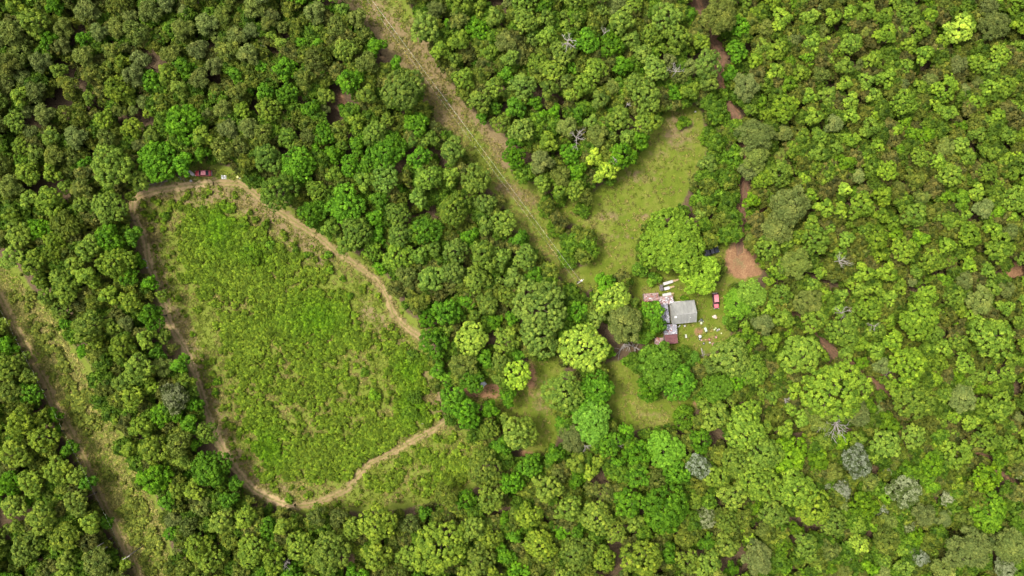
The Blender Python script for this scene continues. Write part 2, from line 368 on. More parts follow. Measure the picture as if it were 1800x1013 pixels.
def smooth_line(pts, step):
    q = [Vector(p) for p in pts]; out = []
    for i in range(len(q) - 1):
        p0, p1, p2, p3 = q[max(i - 1, 0)], q[i], q[i + 1], q[min(i + 2, len(q) - 1)]
        n = max(2, int((p2 - p1).length / step))
        for k in range(n):
            u = k / n
            out.append(0.5 * ((2 * p1) + (p2 - p0) * u + (2 * p0 - 5 * p1 + 4 * p2 - p3) * u * u + (3 * p1 - p0 - 3 * p2 + p3) * u ** 3))
    out.append(q[-1]); return out
for k, (pts, hw, nm) in enumerate(ROADS):
    line = smooth_line([P(x, y) for x, y in pts], 0.5); mb = MB(); vv = []; fs = []
    for i, p in enumerate(line):
        t_ = (line[min(i + 1, len(line) - 1)] - line[max(i - 1, 0)]).normalized(); nrm = Vector((-t_.y, t_.x, 0))
        tapr = min(1, i / 6 + .3, (len(line) - 1 - i) / 6 + .3)
        for s in (-1, -.5, 0, .5, 1):
            q = p + nrm * hw * s * tapr
            if abs(s) == 1:
                q += nrm * s * hw * (0.9 * (float(vnoise(q.x, q.y, .7, 5 + k)) - .5) + 0.5 * (float(vnoise(q.x, q.y, 4.5, 25 + k)) - .5))
            vv.append((q.x, q.y, 0.02))
    for i in range(len(line) - 1):
        for j in range(4): fs.append((i * 5 + j + 5, i * 5 + j + 6, i * 5 + j + 1, i * 5 + j))
    mb.add(vv, fs); o = mb.build(nm, (M_path, M_path_lifted, M_path, M_track, M_red, M_red)[k]); o['kind'] = 'structure'
    at_ = o.data.attributes.new('across', 'FLOAT', 'POINT'); at_.data.foreach_set('value', np.tile(np.array([-1, -.5, 0, .5, 1], np.float32), len(line)))

# ------------------------------------------------------------------ foliage builders
def cards_mesh(name, C, N, size, lv, mat, aspect=1.0):
    n = len(C)
    r = rng.normal(size=(n, 3)); T = r - (r * N).sum(1, keepdims=True) * N
    T /= np.linalg.norm(T, axis=1, keepdims=True) + 1e-9; B = np.cross(N, T)
    sz = np.asarray(size)[:, None] if np.ndim(size) else size
    T = T * sz * aspect * .5; B = B * sz * .5
    fold = N * sz * 0.12
    V = np.stack([C - T, C - B * .8 + fold, C + T, C + B * .8 + fold], 1).reshape(-1, 3)
    me = bpy.data.meshes.new(name)
    me.vertices.add(4 * n); me.vertices.foreach_set('co', V.ravel().astype(np.float32))
    me.loops.add(4 * n); me.loops.foreach_set('vertex_index', np.arange(4 * n))
    me.polygons.add(n); me.polygons.foreach_set('loop_start', np.arange(0, 4 * n, 4))
    a = me.attributes.new('lv', 'FLOAT', 'FACE'); a.data.foreach_set('value', np.clip(lv, 0, 1).astype(np.float32))
    me.update(calc_edges=True); me.materials.append(mat); return me

def unit(v): return v / (np.linalg.norm(v, axis=1, keepdims=True) + 1e-9)
def sph(n): return unit(rng.normal(size=(n, 3)))

def crown_cards(R, hz, cz, rc, per, leaf, lobes=8, amp=.38, jit=.42, radial=.0, lv_cl=.2, zmin=-.2, dens=1.0):
    """several overlapping domes make one uneven crown; leaf clumps cover the domes with dark gaps between them"""
    nd_ = max(2, int(lobes * .75)); dom = [(0.0, 0.0, hz * .30, R * rng.uniform(.48, .6))]; a0 = rng.uniform(0, 6.28)
    for q in range(nd_):
        a_ = a0 + q * 2 * PI / nd_ + rng.uniform(-.3, .3); f = rng.uniform(.42, .70)
        rad = R * rng.uniform(.27, .46) * (1 + amp * .3)
        dom.append((math.cos(a_) * R * f, math.sin(a_) * R * f, hz * rng.uniform(-.22, .25), rad))
    if R > 4:
        for q in range(nd_ // 2):
            a_ = rng.uniform(0, 6.28); f = rng.uniform(.2, .45)
            dom.append((math.cos(a_) * R * f, math.sin(a_) * R * f, hz * rng.uniform(.25, .55), R * rng.uniform(.22, .34)))
    dm = np.array(dom); Cc = []; Dd = []
    for (x, y, z, rad) in dom:
        nc = int(dens * 2.0 * (rad / rc) ** 2 * 1.05) + 4
        k = np.arange(nc) + .5; zz = 1 - k / nc * (1 - zmin); ph = k * 2.39996 + rng.uniform(0, 6)
        D = np.stack([np.sqrt(1 - zz ** 2) * np.cos(ph), np.sqrt(1 - zz ** 2) * np.sin(ph), zz], 1)
        D = unit(D + rng.normal(scale=.14, size=D.shape))
        pp = np.array([x, y, z]) + D * (rad * rng.uniform(.78, 1.12, nc))[:, None] * np.array([1, 1, max(.75, hz / R)])
        keep = np.ones(nc, bool)
        for (x2, y2, z2, r2) in dom:
            if (x2, y2) == (x, y): continue
            keep &= (((pp[:, 0] - x2) ** 2 + (pp[:, 1] - y2) ** 2 + ((pp[:, 2] - z2) / max(.75, hz / R)) ** 2) > (r2 * .72) ** 2)
        Cc.append(pp[keep]); Dd.append(D[keep])
    Cc = np.concatenate(Cc); D = np.concatenate(Dd); nc = len(Cc)
    rcs = rc * rng.uniform(.65, 1.25, nc)
    idx = np.repeat(np.arange(nc), per); n = len(idx)
    d = unit(sph(n) + D[idx] * .5 + np.array([0, 0, .5]))
    pos = Cc[idx] + d * (rcs[idx] * rng.uniform(.6, 1.08, n))[:, None] * np.array([1, 1, .8])
    N = unit(d * 1.1 + .25 * D[idx] + np.array([0, 0, .2]) + rng.normal(scale=jit, size=(n, 3)))
    if radial:
        N = unit(np.cross(d + rng.normal(scale=.2, size=d.shape), sph(n)) * radial + N * (1 - radial))
    pos[:, 2] += cz
    lv = .5 + rng.normal(scale=.13, size=n) + (rng.normal(scale=lv_cl, size=nc))[idx]
    return pos, N, leaf * rng.uniform(.7, 1.35, n), lv

def trunk_mesh(name, h, r, R, cz, mat, seed):
    rr = random.Random(seed); mb = MB()
    bend = Vector((rr.uniform(-.4, .4), rr.uniform(-.4, .4), 0)); top = cz + .35 * R
    pts = [Vector((0, 0, -.1)) + bend * (i / 5) ** 2 + Vector((0, 0, top * i / 5)) for i in range(6)]
    mb.tube(pts, [r * 1.35] + [r * (1 - .75 * i / 5) for i in range(1, 6)], 7)
    for k in range(6):
        a = k * 2.4 + rr.uniform(-.3, .3); b = pts[2].lerp(pts[4], rr.random())
        e = Vector((math.cos(a) * R * rr.uniform(.5, .8), math.sin(a) * R * rr.uniform(.5, .8), cz + R * rr.uniform(-.1, .4)))
        mid = b.lerp(e, .5) + Vector((0, 0, -.12 * R)); mb.tube([b, mid, e], [r * .5, r * .3, r * .1], 5)
    return mb.mesh(name, mat)

PROTO = {}
def proto(key, R, H, n, **kw):
    """n variants of a tree of crown radius R and height H"""
    L = PROTO.setdefault(key, []); fl = kw.pop('flower', False); hzf = kw.pop('hzf', .62); asp = kw.pop('aspect', 1.25)
    for i in range(n):
        hz = R * hzf; cz = H - hz
        c = crown_cards(R, hz, cz, **kw)
        rad_ = np.hypot(c[0][:, 0], c[0][:, 1]); kf = R / np.percentile(rad_, 96); c[0][:, :2] *= kf
        m1 = cards_mesh('crown', *c, M_flower if fl else M_leaf, asp)
        m2 = trunk_mesh('trunk', H, .045 * R + .06, R, cz, M_bark, len(L) * 13 + int(R * 10))
        mi = m1.copy(); mi.materials[0] = M_flower_i if fl else M_leaf_i
        L.append(dict(R=R, H=H, cz=cz + hz * .35, crown=m1, trunk=m2, crown_i=mi))
proto('o', 2.4, 9, 4, rc=.52, per=42, leaf=.31, lobes=5, hzf=1.15)
proto('o', 3.6, 11.5, 6, rc=.56, per=42, leaf=.31, lobes=7, hzf=1.0)
proto('o', 5.2, 13.5, 5, rc=.60, per=42, leaf=.32, lobes=10, hzf=.85)
proto('o', 7.5, 15, 3, rc=.64, per=44, leaf=.33, lobes=15)
proto('g', 2.3, 8, 3, rc=.55, per=44, leaf=.36, jit=.65, lobes=5, hzf=1.1)
proto('g', 3.8, 11, 4, rc=.58, per=42, leaf=.35, jit=.65, lobes=7, hzf=.95)
proto('g', 5.6, 13, 3, rc=.62, per=44, leaf=.36, jit=.65, lobes=11, hzf=.8)
proto('f', 4.5, 9, 1, rc=.5, per=36, leaf=.48, jit=.9, amp=.22, lobes=12, hzf=.55, lv_cl=.1)
proto('f', 8.5, 12.5, 2, rc=.55, per=36, leaf=.52, jit=.9, amp=.25, lobes=22, hzf=.45, lv_cl=.12)
proto('p', 2.8, 10, 3, rc=.75, per=110, leaf=.25, aspect=2.6, amp=.25, jit=.9, lobes=4, radial=.4, hzf=.8, lv_cl=.1)
proto('p', 4.6, 12.5, 3, rc=.85, per=120, leaf=.26, aspect=2.6, amp=.3, jit=.9, lobes=7, radial=.4, hzf=.72, lv_cl=.1)
proto('b', 2.8, 9, 2, rc=.7, per=60, leaf=.25, aspect=2.2, amp=.3, jit=.9, radial=.4, dens=.8, lobes=5)
proto('b', 4.4, 11, 2, rc=.75, per=60, leaf=.26, aspect=2.2, amp=.3, jit=.9, radial=.4, dens=.8, lobes=8)
proto('w', 3.6, 10, 3, rc=.55, per=60, leaf=.28, aspect=2.0, amp=.25, jit=.8, radial=.5, flower=True, hzf=.7, lv_cl=.2, lobes=8)
proto('s', 1.3, 1.7, 2, rc=.4, per=36, leaf=.28, jit=.8, hzf=.8, amp=.3, lobes=4)
proto('s', 3.2, 4.2, 3, rc=.5, per=40, leaf=.32, jit=.8, hzf=.72, amp=.3, lobes=9)

# ------------------------------------------------------------------ trees seen one by one in the photograph: kind x,y,r
TREES = """
p145,97,19 p108,80,15 p150,15,21 p243,105,17 p300,95,19 p345,88,20 p360,40,20 p390,22,17 p260,18,22 p18,55,23 p10,112,22 p60,160,19 b120,150,21 p205,48,18 p172,55,16 p318,50,20 p412,62,18 p375,115,16 p440,52,16 b290,60,16
o52,38,26 g95,10,17 g197,65,10 o200,152,25 o225,168,16 o100,122,15 o155,172,14 o315,157,19 o32,170,19 o25,212,21 o180,208,20 o230,222,21 o262,196,13 g320,216,36 o265,242,18 o425,192,17 g415,132,17 o90,240,17 b140,208,18 p75,200,18 b345,180,18 b380,160,17 g440,155,13
p474,25,15 p552,22,20 o600,14,13 p627,32,17 b520,42,17 p470,38,15 w462,92,13 o495,78,13 g530,75,13 o605,88,21 g660,80,19 p645,108,20 b550,108,21 g500,120,22 g565,127,15 g612,142,25 g695,112,15 o708,160,40 o645,167,20 g505,163,20 o570,167,18 g545,192,19 g465,160,17 o470,192,23 o625,212,16 g650,200,12 g732,216,23 g572,234,22 o657,232,24 g690,250,24 o505,240,20 p540,236,14 b600,222,15 o680,208,14
o743,45,28 o775,88,19 b808,32,19 g840,50,22 o870,30,18 o895,102,18 g815,95,11 o817,137,21 o870,150,20 o845,176,22 o885,217,22 g905,245,18 p765,15,17 o800,105,15 o858,92,17 o840,15,16
o925,35,23 p907,98,15 g955,12,15 o960,32,18 o1017,32,16 g1033,70,23 o1092,36,26 p1085,8,18 o1112,70,18 o1145,62,20 o1175,28,28 g1212,26,15 o1190,66,26 p1265,28,34 g1300,45,22 o945,110,20 o972,122,23 g1007,118,14 o1050,120,22 g1095,115,18 o1155,120,24 g1125,125,11 o1245,110,27 p1215,118,15 p1178,106,14 b1075,105,14 o920,152,24 o965,156,18 o1115,145,20 p1077,152,15 l1000,165,13 o1055,176,17 g1016,198,16 g975,195,13 o1140,172,28 o1245,142,20 o1092,207,25 p998,222,19 o917,226,24 p1050,235,20 g950,205,14 o1135,215,22 o1040,215,14
p1312,150,25 g1296,88,21 g1285,130,15 o1330,105,16 o1340,82,16 g1338,180,14 p1332,236,33 o1105,240,18 g1185,165,16 o1215,160,17
l1693,50,29 o1376,32,20 o1425,28,16 o1465,30,16 o1428,75,17 o1452,74,13 o1500,75,22 o1368,88,21 o1455,107,13 o1486,117,18 o1538,105,19 o1410,127,18 o1525,142,16 o1380,188,26 o1457,167,18 o1498,177,16 o1432,205,18 o1625,95,17 p1750,42,26 o1665,155,24 o1590,180,24 o1600,25,22 o1560,60,20 o1620,55,18 o1760,95,22 o1720,110,20 o1590,120,20 o1720,180,20 o1770,150,20
o192,292,37 g272,282,36 o187,367,33 o45,305,22 b142,328,21 o90,305,18 o85,350,28 o140,360,16 b112,392,28 o20,377,19 o30,413,26 o95,425,20 g190,422,28 g232,415,18 o20,450,24 o55,467,24 o87,447,20 o150,437,24 o200,464,34 g222,486,22 o105,490,20 g260,498,15 b390,264,22 b420,260,18 p15,328,22 o60,270,18 b125,278,16 o355,240,20 p400,225,18 o230,345,12
o468,275,27 g520,292,35 o487,336,35 g585,270,16 o585,306,17 g677,268,34 g648,292,20 g738,277,22 o793,265,25 o836,316,27 o752,314,26 o640,318,20 o557,334,20 g605,363,37 g547,374,27 g668,352,19 o700,376,22 o735,345,20 o798,367,30 o627,408,29 o700,413,24 g750,404,28 g826,416,17 o887,393,24 o700,450,30 o652,442,20 o800,440,24 o850,445,28 o755,490,26 o795,478,22 o880,455,23 b712,312,16 o850,360,22 o855,395,18 g668,470,13 o605,432,16 b715,485,20 o840,490,24 o735,450,18
g905,276,22 l1046,275,18 l1068,298,20 l1050,312,13 p952,282,22 o938,292,15 p985,308,19 g1015,302,18 g1094,272,27 o1010,330,21 o985,335,17 b1030,345,16 g1125,245,18 o1150,215,18
h1187,426,60 h1235,484,35 h1322,517,27 g1065,498,19 l1078,526,32 o1293,413,11 p1330,275,28 o1342,312,21 g1322,352,16 o1352,436,24 o1372,472,22 p1318,300,18
p1388,362,36 p1366,402,28 p1402,462,29 o1372,305,25 l1484,331,14 g1488,286,19 o1517,364,25 o1676,307,23 o1708,413,25 b1610,317,20 o1438,425,25 o1760,440,27 o1545,420,22 o1590,440,24 o1640,460,24 o1560,300,20 o1610,380,24 o1740,300,20 o1785,350,24 g1690,350,20 o1450,365,18 o1455,310,16 o1440,270,18 o1490,420,16 o1520,480,20 o1560,480,20 o1620,275,20 g1620,420,18
o116,512,25 o190,520,19 g264,557,25 o104,543,20 o153,572,28 o165,598,18 p222,568,15 o285,592,14 o210,612,26 g275,620,17 o240,647,29 o215,672,20 g313,642,18 p287,645,18 w307,700,27 o230,697,22 b184,682,18 o206,737,13 g280,733,22 o245,750,22 g332,748,19 o130,465,18 o70,494,15 o285,520,14 o265,680,16
g12,610,18 o15,690,24 g50,692,22 o30,742,27 o70,770,26 o20,800,28 o95,830,26 o50,850,26 o130,885,24 o70,910,28 o20,890,24 o110,945,30 o40,965,30 b170,990,26 g187,918,13 g150,850,16 o0,940,20 g95,730,14 g120,790,16
b733,533,24 g786,548,27 g752,557,22 g760,604,29 g820,530,18 l832,597,32 o858,533,22 b813,641,26 g831,674,22 g780,670,20 o880,640,20 o890,600,24 g870,565,15 g797,703,25 g821,728,28 g861,720,16 g770,650,16
o950,543,49 o950,594,38 g1013,549,22 l1026,611,43 p1100,567,32 g1148,548,22 g1156,572,17 f1158,642,40 g1192,672,34 g1143,684,24 o992,690,36 g1050,684,34 f1040,742,36 g1022,716,24 l911,661,26 g894,700,16 o920,757,31 f1297,534,27 o1288,628,36 g1312,602,24 f1262,684,28 o1326,652,30 g1296,668,22 o1262,733,27 o1315,735,31 p1345,570,20 g1100,762,20 o905,490,20 o925,455,24 g940,485,18
o1408,619,37 p1422,533,25 o1437,561,26 o1484,582,31 o1470,688,60 p1445,735,24 p1510,732,22 o1600,646,37 o1543,616,18 o1614,564,36 o1650,640,20 o1645,668,14 p1693,699,26 o1613,704,37 o1753,594,42 o1630,520,22 p1725,530,25 g1565,745,20 o1772,662,20 o1375,520,22 o1380,560,20 o1530,540,26 o1570,600,20 o1690,600,20 o1760,720,26 o1700,640,20 o1540,580,18 o1680,520,20 g1530,715,15 o1742,508,18
g367,826,36 o265,790,27 g270,842,30 o340,862,20 p302,913,17 g300,938,14 o387,922,25 o365,985,24 o430,912,22 o345,965,26 o440,970,30 o310,860,18 b250,740,14 g400,880,18 b330,925,18 o230,790,16 o320,810,18
o660,926,37 o560,905,20 o525,965,30 o580,975,36 b555,908,18 b722,922,19 o660,983,29 o775,965,50 o850,822,34 g880,786,18 o830,930,24 g820,880,20 b780,870,22 o620,930,22 g470,930,22 o500,925,20 g745,905,14 o480,990,24 o860,880,26 o720,980,26
o908,770,28 p1006,772,26 g975,800,18 l1037,828,15 o1310,760,36 o1345,800,34 o1300,815,30 o1338,850,36 o1290,870,26 w1242,910,21 w1227,822,22 g1172,900,44 g1105,885,28 o1050,912,32 f1170,790,34 g1085,815,15 o960,860,28 o1000,900,26 o1015,975,30 o1065,985,24 o1130,985,36 g1245,955,17 o1210,990,24 p1335,985,30 o930,910,26 g900,850,24 o950,960,30 g1120,840,22 b1040,860,16 b980,840,16 o1280,960,22
w1505,812,28 w1481,862,18 w1550,896,16 w1594,866,30 p1628,906,20 w1669,876,15 w1614,982,20 b1530,846,20 g1522,888,26 g1388,802,36 o1400,860,36 o1432,895,34 o1470,922,26 l1511,958,20 o1685,800,28 g1640,820,22 g1735,842,28 g1742,905,34 b1722,885,18 p1707,970,40 p1780,960,30 g1375,960,20 o1420,960,26 b1560,950,24 o1560,780,26 o1610,770,24 g1600,830,20 o1740,770,24 w1770,1000,22 p1660,1000,24 b1460,970,20 o1360,905,26 g1440,810,20 o1450,770,18
s1262,200,24 s1288,232,26 s1285,280,32 s1252,342,32 s1225,352,18 s1280,345,20 s1268,396,22 s1245,240,16 s1275,165,14 s1202,215,13 s960,366,17 s976,400,18 s1010,430,27 s1000,452,22 s1025,368,17 s1106,637,14 s1203,735,25 s1326,402,12 s1262,418,14 s985,350,14 s1125,472,18 s1150,490,14 s1215,470,18 s1203,526,8
s467,394,9 s580,474,8 s474,430,10 s539,448,6 s602,490,6 s577,448,8 s658,695,12 s355,367,6 s432,436,9 s445,452,16 s338,588,6 s380,672,8 s770,115,4 s290,380,9 s400,412,8 s430,398,10 s520,440,7 s508,880,8 s378,690,7 s615,520,7 s700,705,5 s100,578,5 s640,655,9 s730,700,16 s722,725,16 s735,655,10 s725,625,12
"""
trees = []
for tok in TREES.split():
    k = tok[0]; x, y, r = (float(q) for q in tok[1:].split(',')); trees.append((k, x, y, r))

def zone(x, y):
    if x < 700 and y < 230 - .1 * x + 60 and x < 560 + .7 * y: return 'upper left'
    if x > 1320 and y > 760: return 'lower right'
    if x > 1300: return 'right'
    if y > 780 and x > 300: return 'lower'
    if x < 330 and y > 480 and x < (y - 540) * .55: return 'far left'
    if x < 330: return 'left'
    if y < 420 and x > 700 and x > 560 + .8 * y: return 'upper middle'
    if x > 780: return 'house'
    return 'middle'
MIX = {'upper left': 'pppbbpoogb', 'lower right': 'ppbgoowogb', 'right': 'oooooogpob', 'lower': 'ooooggbobg', 'far left': 'ooooggobob', 'left': 'ooooggbobo',
       'upper middle': 'oooogogpbo', 'house': 'oggoogofbo', 'middle': 'oggogobogo'}
# fill the gaps of the wood
TX = [t[1] for t in trees]; TY = [t[2] for t in trees]; TR = [t[3] for t in trees]
AX = np.zeros(6000); AY = np.zeros(6000); AR = np.zeros(6000); nT = len(trees)
AX[:nT] = TX; AY[:nT] = TY; AR[:nT] = TR
fill = []
for q in ((190, 960, 20), (359, 300, 20), (1250, 440, 12), (1257, 527, 16), (1302, 462, 26), (1785, 866, 18), (1780, 478, 15), (1718, 630, 16), (1338, 366, 12), (1106, 608, 17)): AX[nT], AY[nT], AR[nT] = q; nT += 1
ring = [(math.cos(a), math.sin(a)) for a in np.arange(0, 2 * PI, PI / 5)]
rx_ = np.array([q[0] for q in ring]); ry_ = np.array([q[1] for q in ring])
for rmin, rmax, tries in ((19, 25, 9000), (14, 19, 14000), (10, 14, 18000)):
    for _ in range(tries):
        x = rnd.uniform(-330, 2130); y = rnd.uniform(-250, 1263); r = rnd.uniform(rmin, rmax)
        if x > 1300 and r > 17.5: r = rnd.uniform(13, 17.5)
        d = np.hypot(AX[:nT] - x, AY[:nT] - y)
        if (d < (AR[:nT] * .82 + r * .74)).any(): continue
        if at_mask(openm, x + rx_ * r * .9, y + ry_ * r * .9).any() or at_mask(openm, x, y): continue
        if at_mask(roadm, x, y) or at_mask(roadm, x + rx_ * r * .6, y + ry_ * r * .6).sum() > 1: continue
        AX[nT], AY[nT], AR[nT] = x, y, r; nT += 1
        fill.append((rnd.choice(MIX[zone(x, y)]), x, y, r))

TINT = {'o': (.116, .172, .016), 'g': (.070, .168, .007), 'd': (.05, .13, .010), 'l': (.190, .285, .024), 'p': (.122, .158, .034), 'b': (.105, .138, .020), 'w': (.150, .182, .088), 's': (.088, .170, .010), 'f': (.092, .195, .014), 'h': (.138, .240, .020)}
def tint_for(k, x, y, r_):
    c = np.array(TINT[k]); z = zone(x, y)
    if k == 'o':
        c = c * {'right': (1.02, 1.12, .95), 'lower right': (.97, 1.03, 1.0), 'upper left': (.95, .98, 1), 'middle': (.82, .97, 1.), 'left': (.98, 1.02, 1), 'upper middle': (.92, .98, 1.1), 'house': (.95, 1.0, 1.2)}.get(z, (1, 1, 1))
    if k == 'g' and z in ('right', 'lower right'): c = c * (1.25, 1.0, 1.0)
    v = r_.uniform(.74, 1.22); h = r_.uniform(-.05, .05)
    return (c[0] * v * (1 + h), c[1] * v, c[2] * v * r_.uniform(.8, 1.4), 1.0)

def pick(k, r, r_):
    kk = {'l': 'o', 'd': 'g', 'h': 'f'}.get(k, k); L = PROTO[kk]; Rw = r * S * .93
    best = min(abs(math.log(q['R'] / Rw)) for q in L)
    return r_.choice([q for q in L if abs(math.log(q['R'] / Rw)) < best + .02]), Rw

NAME = {'o': ('broadleaf_tree', 'broadleaf tree'), 'g': ('broadleaf_tree', 'broadleaf tree'), 'l': ('broadleaf_tree', 'broadleaf tree'), 'f': ('broadleaf_tree', 'broadleaf tree'), 'h': ('broadleaf_tree', 'broadleaf tree'),
        'p': ('pine_tree', 'pine tree'), 'b': ('scrub_tree', 'scrub tree'), 'w': ('flowering_tree', 'flowering tree'), 's': ('shrub', 'shrub')}
LOOK = {'o': 'yellow-green knobbly tree', 'g': 'vivid green leafy tree', 'l': 'bright lime-yellow tree', 'f': 'fresh green spreading tree', 'h': 'pale lime-green spreading tree', 'p': 'dull olive pine', 'b': 'thin brownish-olive tree', 'w': 'pale blossoming tree', 's': 'low green shrub'}
PLACE = {'upper left': 'in the upper-left wood', 'lower right': 'in the lower-right wood', 'right': 'in the right-hand wood', 'lower': 'below the field', 'far left': 'beyond the mown strip', 'left': 'left of the field',
         'upper middle': 'above the lawn', 'house': 'in the trees around the house', 'middle': 'between field and power line'}
GROUP = {'broadleaf_tree': 'broadleaf trees of the wood', 'pine_tree': 'olive pines of the wood', 'scrub_tree': 'thin scrub trees of the wood', 'flowering_tree': 'blossoming trees of the wood', 'shrub': 'shrubs along the clearings'}
MARKS = [(359, 305, 'the red sedan'), (1202, 550, 'the grey house roof'), (1022, 497, 'the utility pole'), (1302, 460, 'the tan turning circle'), (1257, 527, 'the pink-roofed car'), (1248, 442, 'the dark pickup'), (850, 676, 'the half-hidden grey car'), (1478, 748, 'the big white snag'), (1000, 68, 'the tall grey snag'), (785, 745, "the field path's right end"), (525, 889, "the field path's lowest bend"), (232, 355, "the field's upper-left corner"), (1110, 604, 'the fallen grey crown')]
def direction(dx, dy):
    a = math.degrees(math.atan2(-dy, dx)) % 360
    return ['right of', 'above and right of', 'above', 'above and left of', 'left of', 'below and left of', 'below', 'below and right of'][int((a + 22.5) // 45) % 8]
used = set()
def tree_label(k, x, y, r):
    inf = in_poly(np.array([x]), np.array([y]), FIELD)[0]
    size = ('tiny ' if r < 7 else '') if k == 's' else ('small ' if r < 15 else '' if r < 25 else 'broad ' if r < 38 else 'huge ')
    base = size + LOOK[k]
    for d, mx, my, nm in sorted((math.hypot(x - a, y - b), a, b, n) for a, b, n in MARKS):
        if d > 75: break
        L = f"{base} {'just' if d < 48 else 'a little way'} {direction(x - mx, y - my)} {nm}"
        if L not in used and len(L.split()) <= 16: used.add(L); return L
    place = 'out in the field' if inf else 'at the clearing edge' if k == 's' else PLACE[zone(x, y)]
    L = f"{base} {place}, {round(x / 18)}% across and {round(y / 10.13)}% down"
    i = 0
    while L in used: i += 1; L = f"{base} {place}, {x / 18:.{i}f}% across and {y / 10.13:.{i}f}% down"
    used.add(L); return L

canopy = []      # the uncounted rest
def plant(k, x, y, r, seed):
    r_ = random.Random(seed); pr, Rw = pick(k, r, r_)
    s = Rw / pr['R']; zs = s * r_.uniform(.9, 1.1)
    p = P(x, y, pr['cz'] * zs); nm, cat = NAME[k]
    t = thing(nm, tree_label(k, x, y, r), cat, (p.x, p.y, 0), r_.uniform(0, 2 * PI), GROUP[nm])
    t.scale = (s * r_.uniform(.93, 1.07), s * r_.uniform(.93, 1.07), zs)
    c = link('crown', pr['crown'], t); c.color = tint_for(k, x, y, r_)
    link('trunk' if k != 's' else 'stem', pr['trunk'], t)
def uncounted(k, x, y, r, seed):
    r_ = random.Random(seed); pr, Rw = pick(k, r, r_); s = Rw / pr['R'] * r_.uniform(.95, 1.1)
    p = P(x, y, pr['cz'] * s); canopy.append((p.x, p.y, 0, s, r_.uniform(0, 2 * PI), pr, tint_for(k, x, y, r_)))
trees.sort(key=lambda q: -q[3])
count = {}
inview = lambda x, y, r: -r * .4 < x < 1800 + r * .4 and -r * .4 < y < 1013 + r * .4
for i, (k, x, y, r) in enumerate(trees):
    nm = NAME[k][0]
    if count.get(nm, 0) >= 300: uncounted(k, x, y, r, i); continue
    count[nm] = count.get(nm, 0) + 1; plant(k, x, y, r, i)
fill.sort(key=lambda q: -q[3])
for i, (k, x, y, r) in enumerate(fill):
    nm = NAME[k][0]
    if inview(x, y, r) and count.get(nm, 0) < 300: count[nm] = count.get(nm, 0) + 1; plant(k, x, y, r, 9000 + i)
    else: uncounted(k, x, y, r, 9000 + i)
print('TREES', count, 'uncounted', len(canopy))

# ------------------------------------------------------------------ uncounted growth as geometry-node scatters
def scatter(name, items, protos, label, cat):
    """one object; items: (x, y, z, scale, rot, proto index, tint)"""
    n = len(items); me = bpy.data.meshes.new(name)
    me.vertices.add(n); me.vertices.foreach_set('co', np.array([i[:3] for i in items], np.float32).ravel())
    for nm, ty, key, col in (('scl', 'FLOAT', 'value', 3), ('rot', 'FLOAT', 'value', 4), ('idx', 'INT', 'value', 5)):
        a = me.attributes.new(nm, ty, 'POINT'); a.data.foreach_set(key, np.array([i[col] for i in items], np.int32 if ty == 'INT' else np.float32))
    a = me.attributes.new('tint', 'FLOAT_COLOR', 'POINT'); a.data.foreach_set('color', np.array([i[6] for i in items], np.float32).ravel())
    coll = bpy.data.collections.new(name + '_kinds')
    for j, pm in enumerate(protos):
        q = bpy.data.objects.new(f'{name}_kind_{j:02d}', pm); coll.objects.link(q)
    o = link(name, me); setp(o, label, cat, None, 'stuff')
    g = bpy.data.node_groups.new(name, 'GeometryNodeTree')
    g.interface.new_socket('Geometry', in_out='INPUT', socket_type='NodeSocketGeometry'); g.interface.new_socket('Geometry', in_out='OUTPUT', socket_type='NodeSocketGeometry')
    gi = g.nodes.new('NodeGroupInput'); go = g.nodes.new('NodeGroupOutput')
    ci = g.nodes.new('GeometryNodeCollectionInfo'); ci.inputs['Collection'].default_value = coll
    ci.inputs['Separate Children'].default_value = True; ci.inputs['Reset Children'].default_value = True
    ip = g.nodes.new('GeometryNodeInstanceOnPoints'); ip.inputs['Pick Instance'].default_value = True
    def attr(nm, ty):
        q = g.nodes.new('GeometryNodeInputNamedAttribute'); q.data_type = ty; q.inputs['Name'].default_value = nm; return q.outputs['Attribute']
    cx = g.nodes.new('ShaderNodeCombineXYZ'); g.links.new(attr('rot', 'FLOAT'), cx.inputs['Z'])
    L = g.links.new
    L(gi.outputs[0], ip.inputs['Points']); L(ci.outputs[0], ip.inputs['Instance']); L(attr('idx', 'INT'), ip.inputs['Instance Index'])
    L(cx.outputs[0], ip.inputs['Rotation']); L(attr('scl', 'FLOAT'), ip.inputs['Scale']); L(ip.outputs[0], go.inputs[0])
    md = o.modifiers.new('scatter', 'NODES'); md.node_group = g; return o

allp = [q for k in 'ogpbwf' for q in PROTO[k]]; ip_ = {id(q): i for i, q in enumerate(allp)}
def with_trunk(q):
    return q['crown_i']
scatter('forest_canopy', [(x, y, z, s, ro, ip_[id(pr)], tn) for x, y, z, s, ro, pr, tn in canopy], [with_trunk(q) for q in allp],
        'smaller tree crowns filling the wood between and beyond the large trees', 'forest')

